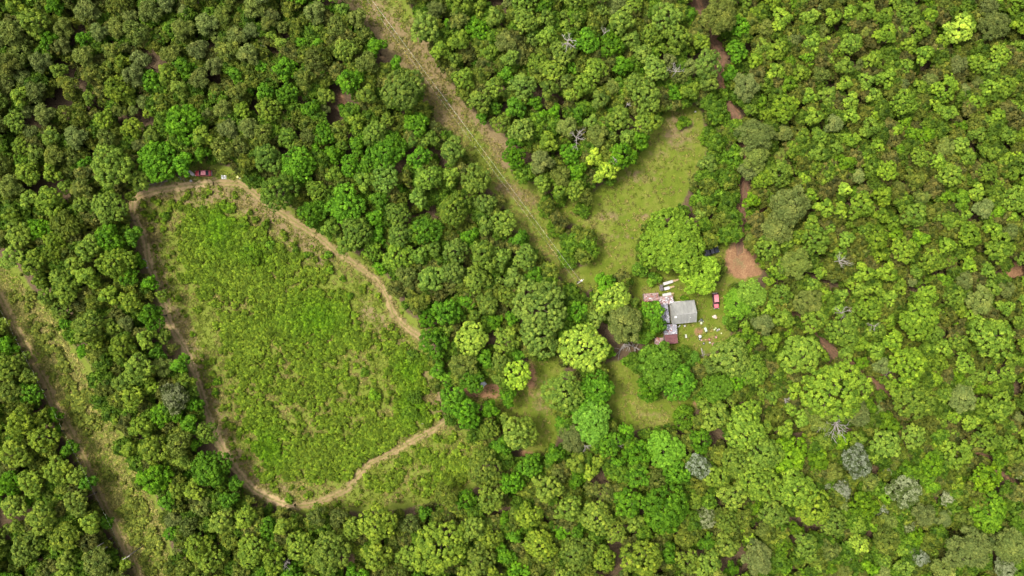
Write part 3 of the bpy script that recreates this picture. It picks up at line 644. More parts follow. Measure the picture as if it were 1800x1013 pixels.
# undergrowth below the crowns
def low_proto(R, H, n, rc, per, leaf, **kw):
    out = []
    for i in range(n):
        c = crown_cards(R, R * .7, H - R * .7, rc, per, leaf, **kw); out.append(cards_mesh('clump', *c, M_leaf_i, 1.3))
    return out
under = low_proto(1.5, 4.2, 2, .5, 34, .36, jit=.8, lobes=6) + low_proto(1.0, 2.4, 2, .4, 34, .32, jit=.8, lobes=5) + low_proto(1.9, 6.0, 2, .55, 36, .38, jit=.8, lobes=7)
items = []
N0 = 34000
ux = rng.uniform(-330, 2130, N0); uy = rng.uniform(-250, 1263, N0)
free = ~at_mask(openm, ux, uy) & ~at_mask(roadm, ux, uy)
for dx, dy in ((11, 0), (-11, 0), (0, 11), (0, -11), (8, 8), (-8, 8), (8, -8), (-8, -8)): free &= ~at_mask(openm, ux + dx, uy + dy) & ~at_mask(roadm, ux + dx * .5, uy + dy * .5)
dens = vnoise(ux, uy, 55, 31) * .6 + vnoise(ux, uy, 22, 32) * .4
free &= dens > np.where(ux > 1300, .26, .34)
gap = np.zeros(N0, bool)
for a in ((600,185,26,40),(460,185,26,14),(240,205,30,10),(60,238,16,10),(900,530,16,36),(1720,630,16,28),(615,290,12,40),(1550,655,10,9),(1780,478,24,18),(1785,866,18,22),(1106,610,26,14),(1338,366,18,9),(1304,462,34,28),(140,60,20,20)):
    gap |= ((ux - a[0]) / a[2]) ** 2 + ((uy - a[1]) / a[3]) ** 2 < 1
free &= ~gap
for x, y in zip(ux[free], uy[free]):
    j = rnd.randrange(6); s = rnd.uniform(.7, 1.3); p = P(x, y, 2.5); v = rnd.uniform(.7, 1.15); q = rnd.random(); z_ = zone(x, y)
    c = (.066, .128, .009) if q < .45 else (.088, .122, .014) if q < .8 else (.085, .10, .02)
    if z_ == 'right': c = (c[0] * .95, c[1] * .85, c[2])  # tint darkened so the gaps between crowns look more deeply shaded
    items.append((p.x, p.y, 0, s, rnd.uniform(0, 6.28), j, (c[0] * v, c[1] * v, c[2] * v, 1)))
print('UNDER', len(items))
scatter('undergrowth', items, under, 'shaded leafy undergrowth covering the forest floor between the trunks', 'undergrowth')

# brambles and grass of the open ground
bram = low_proto(.42, .62, 3, .22, 18, .24, jit=.6, lobes=3, dens=.9) + low_proto(.62, .85, 2, .26, 20, .26, jit=.6, lobes=4, dens=.9)
def blade_proto(n, h, spread):
    out = []
    for _ in range(3):
        C = np.stack([rng.normal(scale=spread, size=n), rng.normal(scale=spread, size=n), rng.uniform(.03, h, n)], 1)
        N = unit(rng.normal(size=(n, 3)) * np.array([.6, .6, .4]) + np.array([0, 0, .8])); out.append(cards_mesh('tuft', C, N, rng.uniform(.14, .26, n), .5 + rng.normal(scale=.2, size=n), M_leaf_i, 1.8))
    return out
tuft = blade_proto(24, .22, .24)
items = []; NB = 90000
bx = rng.uniform(-60, 860, NB); by = rng.uniform(330, 1060, NB)
inb = np.zeros(NB)
for j, pl in enumerate(BRAM): inb = np.maximum(inb, in_poly(bx + (vnoise(bx, by, 14, 41) - .5) * 50, by + (vnoise(bx, by, 14, 42) - .5) * 50, pl) * (1.0 if j < 2 else .5))
dn = vnoise(bx, by, 60, 43) * .45 + vnoise(bx, by, 20, 44) * .35 + vnoise(bx, by, 8, 45) * .2
bright = np.zeros(NB)
for a in ((445,447,28,22),(725,712,26,40),(720,650,26,30),(385,400,34,50),(560,560,60,40),(470,790,40,40)): bright = np.maximum(bright, np.exp(-((bx - a[0]) / a[2]) ** 2 - ((by - a[1]) / a[3]) ** 2))
bare = np.zeros(NB)
for a in ((690,690,24,40),(650,560,40,30),(480,850,36,20),(540,520,40,24),(520,845,40,12),(640,640,30,20)): bare = np.maximum(bare, np.exp(-((bx - a[0]) / a[2]) ** 2 - ((by - a[1]) / a[3]) ** 2))
rim = in_poly(bx, by, FIELD) & (inb == 0) & (rng.random(NB) < .04 * np.clip(dn * 3 - .9, 0, 1.5))
acc = rim | (inb > 0) & (rng.random(NB) < inb * np.clip((dn - .34 + bright * .25 - bare * .3) * 4, .05, 1) * .68)
for pts, hw, nm in ROADS[:4]: acc &= line_dist(bx, by, pts) > hw / S + 3
for x, y, b in zip(bx[acc], by[acc], bright[acc]):
    p = P(x, y, .4); v = rnd.uniform(.65, 1.3); q = float(vnoise(x, y, 40, 46))
    c = np.array((.122, .180, .015)) * (1 - q) + np.array((.098, .160, .010)) * q
    if x < 300 and y > x * 1.2 + 430: c = np.array((.155, .19, .03))
    c = c * (1 - b) + np.array((.082, .172, .005)) * b
    items.append((p.x, p.y, 0, rnd.uniform(.55, 1.5) * (1 + .1 * b), rnd.uniform(0, 6.28), rnd.randrange(5), (c[0] * v, c[1] * v, c[2] * v, 1)))
print('BRAM', len(items))
scatter('bramble_thicket', items, bram, 'knee-high green brambles filling the middle of the field', 'brambles')
items = []; NG = 150000
bx = rng.uniform(-60, 1300, NG); by = rng.uniform(-60, 1060, NG)
om = at_mask(openm, bx, by); lw = np.zeros(NG, bool)
for pl in (LAWN, YARD, GLADE, GLADE2): lw |= in_poly(bx, by, pl)
om &= ~(in_poly(bx, by, DRIVE) | (np.hypot(bx - 1300, by - 462) < 26)); sm_ = (bx < 310) & (by > 1.2 * bx + 380)
acc = om & (rng.random(NG) < np.where(sm_, .95, np.where(lw, .16, .48)))
for pts, hw, nm in ROADS[:4]: acc &= line_dist(bx, by, pts) > hw / S * rng.uniform(.35, 1.1, NG)
for x, y in zip(bx[acc], by[acc]):
    p = P(x, y, .1); v = rnd.uniform(.7, 1.2); q = float(vnoise(x, y, 30, 47)) * .6 + rnd.random() * .4
    cor = 1 if (x > 560 and x > 500 + .75 * y) else 0
    c = np.array((.125, .145, .022)) * (1 - q) + np.array((.20, .165, .065)) * q if q > .45 - .12 * cor else np.array((.115, .150, .018))
    st = x < 310 and y > 1.2 * x + 380
    if st: c = c * np.array((1.4, 1.5, 1.4))
    if st and rnd.random() < .4: c = np.array((.24, .22, .07))
    items.append((p.x, p.y, 0, rnd.uniform(.6, 1.3) * (.55 if cor < 0 else 1), rnd.uniform(0, 6.28), rnd.randrange(3), (c[0] * v, c[1] * v, c[2] * v, 1)))
print('GRASS', len(items))
scatter('meadow_grass', items, tuft, 'thin dry and green grass tufts over the open field and cut strips', 'grass')

# ------------------------------------------------------------------ dead trees
def snag(x, y, r, label, seed, h=12.0, name='dead_tree', cat='dead tree', lean=0.0, spread=1.0, thick=.16, limbs=6, group='bare dead trees in the wood'):
    rr = random.Random(seed); R = r * S * 1.25; thick *= .72; p = P(x, y, h * .85)
    t = thing(name, label, cat, (p.x, p.y, 0), 0, group)
    top = Vector((rr.uniform(-.3, .3), rr.uniform(-.3, .3), h * .75)); mb = MB()
    base = [Vector((0, 0, -.2)), Vector((.1, 0, h * .3)), Vector((.05, .1, h * .55)), top]
    mb.tube(base, [thick * 2.0, thick * 1.7, thick * 1.4, thick * 1.1], 7); mb.build('trunk', M_snag, t)
    for k in range(limbs):
        a = lean + (k - (limbs - 1) / 2) / limbs * 2 * PI * spread + rr.uniform(-.3, .3); L = R * rr.uniform(.7, 1.1); mb = MB()
        b = base[2].lerp(top, rr.uniform(.3, 1)); pts = [b]; d = Vector((math.cos(a), math.sin(a), rr.uniform(.1, .5)))
        for q in range(5):
            d = (d + Vector((rr.uniform(-.35, .35), rr.uniform(-.35, .35), rr.uniform(-.25, .2)))).normalized(); pts.append(pts[-1] + d * L / 5)
        mb.tube(pts, [thick * (1 - .15 * q) for q in range(6)], 6)
        for q in range(5):
            i = rr.randint(1, 4); c = pts[i]; e = (pts[i + 1] - pts[i]).normalized(); a2 = rr.choice((-1, 1)) * rr.uniform(.5, 1.0)
            e = Vector((e.x * math.cos(a2) - e.y * math.sin(a2), e.x * math.sin(a2) + e.y * math.cos(a2), e.z + rr.uniform(-.1, .3)))
            l2 = L * rr.uniform(.2, .45); m = c + e * l2 * .5 + Vector((rr.uniform(-.15, .15), rr.uniform(-.15, .15), 0))
            mb.tube([c, m, c + e * l2 + Vector((rr.uniform(-.2, .2), rr.uniform(-.2, .2), .1))], [thick * .55, thick * .42, thick * .25], 5)
        mb.build('branch', M_snag, t)
snag(1000, 68, 15, 'tall grey snag with forked bare limbs in the wood above the lawn', 1, 16, lean=.8, thick=.17, limbs=6)
snag(1190, 124, 13, 'pale bare forked snag above the lawn, near its top corner', 2, 14, lean=1.5, spread=.45, limbs=5, thick=.11)
snag(1015, 240, 17, 'grey bare dead crown between pines left of the lawn', 3, 12, lean=.5, spread=.6, thick=.14)
snag(1080, 273, 12, 'dark grey bare branches beside the lime-yellow tree at the lawn', 4, 13, lean=-.3, spread=.6, limbs=4, thick=.13)
snag(1476, 748, 27, 'big white bare snag with many splayed branches in the lower-right wood', 5, 15, lean=-.9, spread=.75, limbs=11, thick=.14)
snag(1485, 459, 15, 'white bare twiggy snag amid the right-hand wood, level with the tan turning circle', 6, 15, lean=.3, spread=.6, limbs=6, thick=.11)
snag(1085, 785, 11, 'small grey fan of bare branches below the lower glade', 7, 9, lean=1.2, spread=.5, limbs=6, thick=.09)
snag(1488, 552, 13, 'white bare snag right of the house, half sunk among crowns', 8, 14, lean=.5, spread=.6, limbs=5, thick=.11)
snag(1545, 574, 8, 'little white dead top in the right-hand wood', 9, 14, limbs=5, thick=.09)
snag(1382, 702, 9, 'pale bare leaning stem left of the huge round oak-like crown', 10, 9, lean=-.9, spread=.3, limbs=3, thick=.12)
snag(497, 998, 10, 'starlike grey bare top at the bottom edge of the photo', 11, 13, limbs=9, thick=.07)
snag(280, 175, 6, 'thin white bare twigs in the upper-left wood', 12, 10, lean=2.2, spread=.4, limbs=4, thick=.08)
snag(1567, 656, 6, 'short white broken stem beside the right-hand forest track', 13, 8, limbs=3, thick=.1)
snag(1030, 787, 8, 'pale bare limbs sticking out below the pale blossoming tree', 14, 11, lean=-.9, spread=.4, limbs=4, thick=.1)
snag(1064, 52, 8, 'slender upright grey snag right of the tall grey snag', 15, 13, lean=1.5, spread=.4, limbs=3, thick=.1)
snag(1105, 181, 6, 'tiny forked grey snag in a dark gap left of the lawn', 16, 12, lean=.8, spread=.5, limbs=3, thick=.1)
snag(1240, 628, 7, 'short bare grey bough over the edge of the yard', 17, 6, lean=.4, spread=.5, limbs=3, thick=.08)
snag(1272, 613, 9, 'crooked white bough showing among crowns right of the yard', 18, 8, lean=.5, spread=.4, limbs=3, thick=.1)
def fallen(name, label, cat, pts, rad, seed, twigs=14, tl=1.6):
    rr = random.Random(seed); c0 = P(*pts[0]); t = thing(name, label, cat, c0)
    L = [P(x, y) - c0 + Vector((0, 0, rad + .02 + .1 * i)) for i, (x, y) in enumerate(pts)]; mb = MB()
    mb.tube(L, [rad * (1 - .5 * i / len(L)) for i in range(len(L))], 7); mb.build('trunk', M_snag, t)
    for k in range(twigs):
        i = rr.randrange(len(L) - 1); b = L[i].lerp(L[i + 1], rr.random()); a = rr.uniform(0, 6.28); l = tl * rr.uniform(.5, 1.2); mb = MB()
        e = b + Vector((math.cos(a) * l, math.sin(a) * l, rr.uniform(.1, .9))); m = b.lerp(e, .5) + Vector((rr.uniform(-.3, .3), rr.uniform(-.3, .3), .25))
        mb.tube([b, m, e], [rad * .5, rad * .35, rad * .15], 5); mb.build('branch', M_snag, t)
fallen('fallen_tree', 'fallen grey dead crown with tangled twigs left of the red-roofed shed', 'fallen tree', [(1090, 616), (1096, 606), (1104, 605), (1112, 609), (1124, 614)], .22, 21, 26, 2.6)
fallen('log', 'pale straight log lying at the bottom edge of the yard', 'log', [(1232.5, 612), (1234, 620), (1237, 630)], .2, 22, 0)
fallen('brush_pile', 'grey brush pile along the upper-left rim of the field', 'brush pile', [(234, 336), (252, 328), (275, 322), (300, 318), (322, 316)], .1, 23, 34, 1.8)

# ------------------------------------------------------------------ house, sheds
M_roof = None
def roof_mat():
    m, t = new_mat('grey_roofing'); tc = nd(t, 'ShaderNodeTexCoord').outputs['Object']
    mp = nd(t, 'ShaderNodeMapping'); mp.inputs['Scale'].default_value = (1.0, .35, .35); t.links.new(tc, mp.inputs[0])
    a = noise(t, mp.outputs[0], 1.3, 5, .6); b = noise(t, tc, 9, 3, .6)
    r = ramp(t, [(.3, (.095, .098, .094)), (.5, (.165, .168, .158)), (.72, (.24, .24, .224))]); t.links.new(math_(t, 'ADD', math_(t, 'MULTIPLY', a, .7), math_(t, 'MULTIPLY', b, .3)), r.inputs[0])
    finish(t, r.outputs[0], .8, b, .25, 0, .02); return m
def patch_metal(name, cols, scale, seed):
    """weathered sheet metal: patches of rust, bare zinc and flaking paint with long streaks"""
    m, t = new_mat(name); tc = nd(t, 'ShaderNodeTexCoord').outputs['Object']
    mp = nd(t, 'ShaderNodeMapping'); mp.inputs['Scale'].default_value = (1.0, 1.7, 1); mp.inputs['Location'].default_value = (seed, seed * .7, 0); mp.inputs['Rotation'].default_value = (0, 0, .5); t.links.new(tc, mp.inputs[0])
    a = noise(t, mp.outputs[0], scale, 4, .7); n = len(cols)
    r = ramp(t, [(.3 + .4 * i / (n - 1), c) for i, c in enumerate(cols)]); r.color_ramp.interpolation = 'CONSTANT' if n > 4 else 'LINEAR'; t.links.new(a, r.inputs[0])
    finish(t, r.outputs[0], .6, a, .35, 0, .02); return m
M_gr = roof_mat()
M_pA = patch_metal('rusty_patchwork', [(.07, .025, .02), (.13, .045, .034), (.28, .235, .23), (.10, .032, .026), (.17, .08, .06), (.30, .27, .275)], 2.2, 3.1)
M_pC = patch_metal('flaking_zinc', [(.05, .045, .055), (.19, .19, .23), (.10, .095, .115), (.34, .34, .38), (.10, .05, .045), (.26, .255, .29)], 2.4, 7.7)
M_red_roof = patch_metal('dull_red_tin', [(.06, .014, .019), (.085, .022, .027), (.11, .036, .038)], 1.2, 1.3)
M_wood = simple('weathered_boards', (.20, .17, .14), .9, 0, .3, 5); M_wall = simple('pale_siding', (.48, .47, .43), .8, 0, .12, 4)
M_glass = simple('dark_glass', (.02, .024, .028), .1, 0, .1, 2, .6); M_white = simple('white_paint', (.34, .335, .325), .55, 0, .12, 6)
M_dark = simple('black_rubber', (.02, .02, .021), .7, 0, .2, 4); M_steel = simple('galvanised_steel', (.45, .45, .46), .4, .6, .15, 8)
M_tan = simple('tan_plank', (.30, .22, .115), .8, 0, .25, 7)

def slab(poly, th):
    """flat polygon with thickness, top face first"""
    n = len(poly); v = [Vector(p) for p in poly]; v += [p - Vector((0, 0, th)) for p in v]
    return v, [tuple(range(n)), tuple(range(2 * n - 1, n - 1, -1))] + [(i, i + n, (i + 1) % n + n, (i + 1) % n) for i in range(n)]
hp = P(1201.5, 549.5, 3.0)
house = thing('house', 'small house with a grey gabled roof in the sunny yard', 'house', (hp.x, hp.y, 0), R_(6))
MB().box((0, 0, 1.3), (6.2, 5.3, 2.7)).build('wall', M_wall, house)
a, b, ez, rz_, ry0 = 3.38, 2.98, 2.66, 4.15, -.35
NW, NE, SE, SW = (-a + .1, b, ez), (a, b, ez), (a, -b, ez), (-a + .1, -b, ez); RW, RE = (-a + 1.1, ry0, rz_), (a, ry0, rz_)
mb = MB()
for pl in ((RW, RE, NE, NW), (SW, SE, RE, RW), (NW, SW, RW)):
    v, f = slab(pl[::-1], .13); mb.add(v, f)
roof = mb.build('roof', M_gr, house)
MB().box((0.55, ry0, rz_ + .03), (5.6, .26, .05)).build('ridge_cap', simple('ridge_metal', (.17, .17, .165), .6), roof)
MB().box((-2.5, -.95, 3.75), (.62, .42, .62)).box((-2.5, -.95, 4.09), (.74, .54, .06)).build('chimney', M_white, roof)
MB().lathe((1.6, -1.5, 3.3), [(.09, 0), (.09, .5), (.12, .52), (.12, .56)], 10).build('vent_pipe', M_steel, roof)
for x in (-1.9, 1.9):
    wn = MB().box((x, -2.67, 1.55), (1.0, .06, 1.1)).build('window', M_white, house); MB().box((x, -2.71, 1.55), (.84, .03, .94)).build('pane', M_glass, wn)
wn = MB().box((3.12, 1.0, 1.55), (.06, 1.0, 1.1)).build('window', M_white, house); MB().box((3.16, 1.0, 1.55), (.03, .84, .94)).build('pane', M_glass, wn)
dr = MB().box((0.1, -2.67, 1.02), (.95, .06, 2.04)).build('door', simple('door_paint', (.22, .13, .10), .6), house); MB().box((.45, -2.73, 1.0), (.06, .06, .12)).build('handle', M_steel, dr)
MB().box((3.62, 1.7, 1.2), (.5, 2.6, .1)).box((3.82, .5, .55), (.08, .08, 1.2)).box((3.82, 2.9, .55), (.08, .08, 1.2)).build('side_stoop', M_wood, house)
MB().tube([(-3.2, 3.06, ez - .12), (3.4, 3.06, ez - .12)], .06, 6).build('gutter', M_steel, house)

def shed(name, label, px, py, wpx, hpx, rot, z, mat, tilt=(0.05, 0), sheets=0, seed=1, cols=()):
    p = P(px, py, z); W, D = wpx * S * .985, hpx * S * .985; rr = random.Random(seed)
    t = thing(name, label, 'shed', (p.x, p.y, 0), R_(rot))
    m = MB()
    for x, y, dx, dy in ((-W / 2 + .12, 0, .1, D - .35), (W / 2 - .12, 0, .1, D - .35), (0, -D / 2 + .12, W - .5, .1), (0, D / 2 - .12, W - .5, .1)): m.box((x, y, z / 2 - .22), (dx, dy, z - .4))
    m.build('wall', M_wood, t)
    nx = max(6, int(W / .11)); m = MB(); vv = []; fs = []          # corrugated sheet
    for i in range(nx + 1):
        x = -W / 2 + W * i / nx
        for j in range(3):
            y = -D / 2 + D * j / 2; sag = (j == 1) * -.04
            vv.append((x, y, z + x * tilt[0] + y * tilt[1] + sag + .035 * (i % 2)))
    q = len(vv); vv += [(x, y, zz - .05) for x, y, zz in vv]
    for i in range(nx):
        for j in range(2):
            k = i * 3 + j; fs += [(k, k + 3, k + 4, k + 1), (k + q, k + 1 + q, k + 4 + q, k + 3 + q)]
        fs += [(i * 3, i * 3 + q, i * 3 + 3 + q, i * 3 + 3), (i * 3 + 2, i * 3 + 5, i * 3 + 5 + q, i * 3 + 2 + q)]
    m.add(vv, fs); rf = m.build('roof', mat, t)
    for k in range(sheets):                                         # loose curled sheets and boards left on the roof
        x, y = rr.uniform(-W / 2 + .2, W / 2 - .2), rr.uniform(-D / 2 + .15, D / 2 - .15); zz = z + x * tilt[0] + y * tilt[1] + .10 + .012 * k
        MB().box((x, y, zz), (rr.uniform(.4, 1.0), rr.uniform(.1, .3), .03), rr.choice((.7, -.6, 1.9, .2)) + rr.uniform(-.4, .4), rr.uniform(-.08, .08)).build('loose_sheet', rr.choice(cols), rf)
    return t
cw = simple('chalky_sheet', (.36, .355, .38), .6); cl_ = simple('lilac_grey_sheet', (.21, .21, .26), .6); cr = simple('rust_sheet', (.22, .085, .06), .8); cd = simple('blackened_sheet', (.07, .06, .065), .7); cp_ = simple('faded_pink_sheet', (.27, .15, .14), .7)
shed('shed', 'low rust-red shed roof strewn with pale scraps, upper left of the house', 1145, 522.5, 26, 14, 4, 2.3, M_pA, (0, .05), 22, 31, (cw, cr, cp_, cd, cr))
shed('shed', 'patchy pink and white tin lean-to touching the house at its upper left', 1171, 528, 25, 15, 5, 2.45, M_pA, (0, .04), 24, 32, (cw, cw, cp_, cd, cl_))
shed('shed', 'narrow lilac-grey streaked lean-to along the left wall of the house', 1168, 552, 15, 33, 6, 2.5, M_pC, (.05, 0), 26, 33, (cw, cl_, cd, cl_))
shed('shed', 'flaking white and lilac tin roof between the house and the red roof', 1178.5, 579, 23, 18, 5, 2.4, M_pC, (0, -.04), 24, 34, (cw, cl_, cw, cr))
shed('shed', 'dull red tin roof at the lower left of the yard', 1180, 596, 22, 17, 5, 2.3, M_red_roof, (0, -.08), 0, 35)
shed('shed', 'tumbledown rusty white shelter left of the red tin roof', 1159, 600, 15, 12, 3, 1.9, M_pA, (.03, -.03), 12, 36, (cw, cr, cp_, cw))
shed('shed', 'dark open lean-to beside the white trailers', 1163, 506, 5, 11, 4, 1.7, cd, (0, 0))

# ------------------------------------------------------------------ vehicles
def hull(secs, zb, name, mat, parent):
    m = MB(); vv = []; fs = []
    for x, hw, zt in secs:
        b = zb + (.12 if (x, hw, zt) in (secs[0], secs[-1]) else 0)
        vv += [(x, -hw * .9, b), (x, -hw, b + .22), (x, -hw, zt - .22), (x, -hw * .93, zt - .07), (x, -hw * .75, zt), (x, hw * .75, zt), (x, hw * .93, zt - .07), (x, hw, zt - .22), (x, hw, b + .22), (x, hw * .9, b)]
    n = 10
    for i in range(len(secs) - 1):
        for k in range(n): fs.append((i * n + k, i * n + (k + 1) % n, (i + 1) * n + (k + 1) % n, (i + 1) * n + k))
    fs += [tuple(range(n)), tuple((len(secs) - 1) * n + k for k in range(n - 1, -1, -1))]
    m.add(vv, fs, True); o = m.build(name, mat, parent)
    e = o.modifiers.new('edge', 'EDGE_SPLIT'); e.split_angle = R_(50); return o
def wheels(t, xs_, w, r=.31):
    for x in xs_:
        for sg in (-1, 1):
            wl = MB().lathe((x, sg * (w - .08), r), [(r * .6, -.1), (r * .95, -.1), (r, -.06), (r, .06), (r * .95, .1), (r * .6, .1)], 18, 'y').build('wheel', M_dark, t)
            MB().lathe((x, sg * (w - .07 + .03 * 1), r), [(.05, -.06), (r * .58, -.05), (r * .6, .05), (.06, .08)], 14, 'y').build('rim', M_steel, wl)
def cabin(t, x0, x1, x2, x3, z0, z1, w0, w1, paint, roofp):
    """x0 rear foot, x1 rear roof edge, x2 front roof edge, x3 windscreen foot"""
    m = MB(); v = [(x0, -w0, z0), (x3, -w0, z0), (x3, w0, z0), (x0, w0, z0), (x1, -w1, z1), (x2, -w1, z1), (x2, w1, z1), (x1, w1, z1)]
    m.add(v, [(3, 2, 1, 0), (4, 5, 6, 7), (0, 1, 5, 4), (1, 2, 6, 5), (2, 3, 7, 6), (3, 0, 4, 7)]); c = m.build('cabin', paint, t, .03)
    V = [Vector(q) for q in v]
    def panel(nm, ids, k=.84):
        q = [V[i] for i in ids]; ce = sum(q, Vector()) / 4; nrm = (q[1] - q[0]).cross(q[2] - q[0]).normalized()
        if nrm.dot(ce - Vector(((x0 + x3) / 2, 0, (z0 + z1) / 2))) < 0: nrm = -nrm
        q = [ce + (p - ce) * k + nrm * .012 for p in q]; MB().add(q + [p - nrm * .02 for p in q], [(0, 1, 2, 3), (7, 6, 5, 4), (0, 4, 5, 1), (1, 5, 6, 2), (2, 6, 7, 3), (3, 7, 4, 0)]).build(nm, M_glass, c)
    panel('windscreen', (1, 2, 6, 5), .9); panel('rear_window', (3, 0, 4, 7), .88); panel('side_window', (0, 1, 5, 4)); panel('side_window', (2, 3, 7, 6))
    MB().box(((x1 + x2) / 2, 0, z1 + .02), (x2 - x1 + .06, 2 * w1 + .04, .05)).build('roof', roofp, t, .02)
def lights(t, xf, xr, w, z):
    lm = simple('lamp_glass', (.6, .6, .56), .2); tm = simple('tail_lamp', (.25, .02, .02), .3)
    for sg in (-1, 1):
        MB().box((xf, sg * w * .7, z), (.08, .32, .16)).build('headlight', lm, t); MB().box((xr, sg * w * .72, z + .04), (.06, .26, .18)).build('tail_light', tm, t)
        MB().box((xf - 1.35, sg * (w + .1), z + .32), (.12, .2, .13)).build('mirror', M_dark, t)
    MB().box((xf + .03, 0, z - .2), (.1, w * 1.85, .16)).build('bumper', M_steel, t, .02); MB().box((xr - .03, 0, z - .2), (.1, w * 1.85, .16)).build('bumper', M_steel, t, .02)
P_red = simple('faded_red_paint', (.24, .022, .034), .4, 0, .2, 1.5, .5); P_pink = simple('sun_bleached_pink', (.46, .15, .18), .5, 0, .12, 2); P_mar = simple('dark_maroon', (.075, .022, .035), .4, 0, .25, 2)
P_navy = simple('dark_navy', (.016, .02, .035), .35, 0, .2, 2, .5); P_sil = simple('silver_grey', (.36, .38, .40), .35, .3, .1, 2)
c0 = P(359, 305.5)
t = thing('car', 'faded red sedan parked nose-left at the upper rim of the field', 'car', c0, R_(181))
hull([(-2.25, .66, .80), (-2.1, .78, .93), (-1.2, .82, .96), (0, .83, .95), (1.0, .82, .94), (1.9, .77, .86), (2.22, .62, .72)], .22, 'body', P_red, t)
cabin(t, -1.62, -.95, .32, 1.05, .92, 1.38, .72, .58, P_mar, P_pink); wheels(t, (-1.35, 1.4), .80); lights(t, 2.2, -2.24, .8, .64)
c0 = P(1257, 529)
t = thing('car', 'old wagon with sun-bleached pink roof parked right of the house', 'car', c0, R_(-85))
hull([(-2.1, .74, .88), (-1.95, .82, .98), (-.5, .84, 1.0), (.6, .83, .98), (1.0, .8, .95), (1.9, .70, .86), (2.15, .6, .74)], .24, 'body', P_mar, t)
cabin(t, -1.95, -1.72, .28, .78, .97, 1.52, .76, .60, P_mar, P_pink); wheels(t, (-1.3, 1.35), .8); lights(t, 2.12, -2.1, .8, .66)
MB().box((1.42, 0, .93), (1.05, 1.12, .06), 0, .09).build('hood', simple('dull_rose_paint', (.46, .10, .12), .55), t, .02)
c0 = P(1247.5, 443)
t = thing('pickup_truck', 'dark navy pickup half under the spreading tree by the drive', 'pickup truck', c0, R_(17))
hull([(-2.35, .80, .92), (-2.2, .86, .98), (-.4, .88, 1.0), (1.1, .87, 1.02), (2.0, .84, .98), (2.35, .72, .84)], .34, 'body', P_navy, t)
cabin(t, -.25, -.05, .75, 1.25, 1.0, 1.62, .76, .64, P_navy, P_navy)
m = MB()
for x, y, dx, dy in ((-1.35, .82, 1.95, .1), (-1.35, -.82, 1.95, .1), (-2.3, 0, .08, 1.7), (-.4, 0, .08, 1.6)): m.box((x, y, 1.12), (dx, dy, .34))
m.build('bed', P_navy, t, .02); MB().box((-1.35, 0, .99), (1.85, 1.5, .03)).build('bed_floor', simple('scuffed_grey', (.10, .10, .115), .7), t)
wheels(t, (-1.45, 1.5), .84, .36); lights(t, 2.33, -2.36, .86, .75); MB().box((-2.44, -.35, .62), (.14, 1.1, .2)).build('rear_bumper', M_white, t, .02)
c0 = P(843, 667)
t = thing('car', 'silver-grey car almost hidden under a round green tree by the glade', 'car', c0, R_(-48))
hull([(-2.2, .66, .80), (-2.0, .8, .92), (-1.2, .84, .96), (0, .84, .95), (1.0, .83, .94), (1.9, .78, .86), (2.2, .64, .72)], .22, 'body', P_sil, t)
cabin(t, -1.6, -.95, .3, 1.0, .93, 1.38, .72, .58, P_sil, P_sil); wheels(t, (-1.35, 1.4), .8); lights(t, 2.18, -2.2, .8, .64)

def trailer(label, x0, y0, x1, y1, x2, y2, wid):
    a, b, c = P(x0, y0, .9), P(x1, y1, .9), P(x2, y2, .7); L = (b - a).length; d = (b - a).normalized(); T = (c - b).length
    t = thing('trailer', label, 'trailer', ((a.x + b.x) / 2, (a.y + b.y) / 2, 0), math.atan2(d.y, d.x))
    MB().box((0, 0, .68), (L, wid, .5)).build('box', M_white, t, .04); m = MB()
    for k in range(3): m.box((-L / 2 + L * (k + .5) / 3, 0, .945), (.04, wid * .92, .03))
    m.build('lid_rib', simple('grey_trim', (.42, .42, .42), .6), t)
    MB().box((L / 2 + T * .28, 0, .62), (T * .42, wid * .7, .16), 0, 0).box((L / 2 + T * .78, 0, .58), (T * .4, wid * .6, .14)).build('plank_deck', M_tan, t, .02)
    MB().tube([(L / 2, 0, .42), (L / 2 + T + .2, 0, .40)], .05, 6).build('drawbar', M_steel, t)
    for sg in (-1, 1): MB().lathe((-.1, sg * (wid / 2 + .06), .26), [(.1, -.06), (.25, -.06), (.26, 0), (.25, .06), (.1, .06)], 14, 'y').build('wheel', M_dark, t)
trailer('longest white box trailer, upper one of three above the house', 1166, 499.5, 1183, 494.5, 1193, 492, .8)
trailer('short white box trailer, middle one of three above the house', 1167.5, 508.3, 1177.2, 505.8, 1185.5, 504.6, .82)
trailer('white box trailer nearest the patchy tin roof', 1164.8, 519.2, 1180, 516.6, 1184, 514.8, .75)

# ------------------------------------------------------------------ power lines
def upole(label, tip, h, base_dir, extra=True):
    p = P(*tip, h); t = thing('utility_pole', label, 'utility pole', (p.x, p.y, 0), base_dir)
    MB().tube([(0, 0, -.3), (0, 0, h * .5), (0, 0, h)], [.17, .14, .11], 9).build('pole', simple('grey_timber', (.13, .115, .10), .9), t)
    MB().box((0, 0, h - .35), (.12, 2.1, .14)).build('crossarm', simple('pale_timber', (.30, .28, .25), .85), t)
    for y in (-.95, 0, .95): MB().lathe((0, y, h - .28), [(.05, 0), (.10, .05), (.06, .1), (.10, .15), (.05, .24)], 10).build('insulator', M_white, t)
    if extra:
        MB().lathe((.0, -.42, h - 1.7), [(.05, 0), (.27, .05), (.27, .8), (.2, .9), (.05, .92)], 12).build('transformer', simple('pale_grey_can', (.58, .58, .56), .5), t)
    return Vector((p.x, p.y, h))
dirA = math.atan2(496 - 0, -(1021 - 654))
A = upole('utility pole with transformer at the lower end of the power-line cut', (1021, 495), 10.0, dirA)
M_wire = simple('aluminium_wire', (.62, .63, .58), .4, .2, .1)
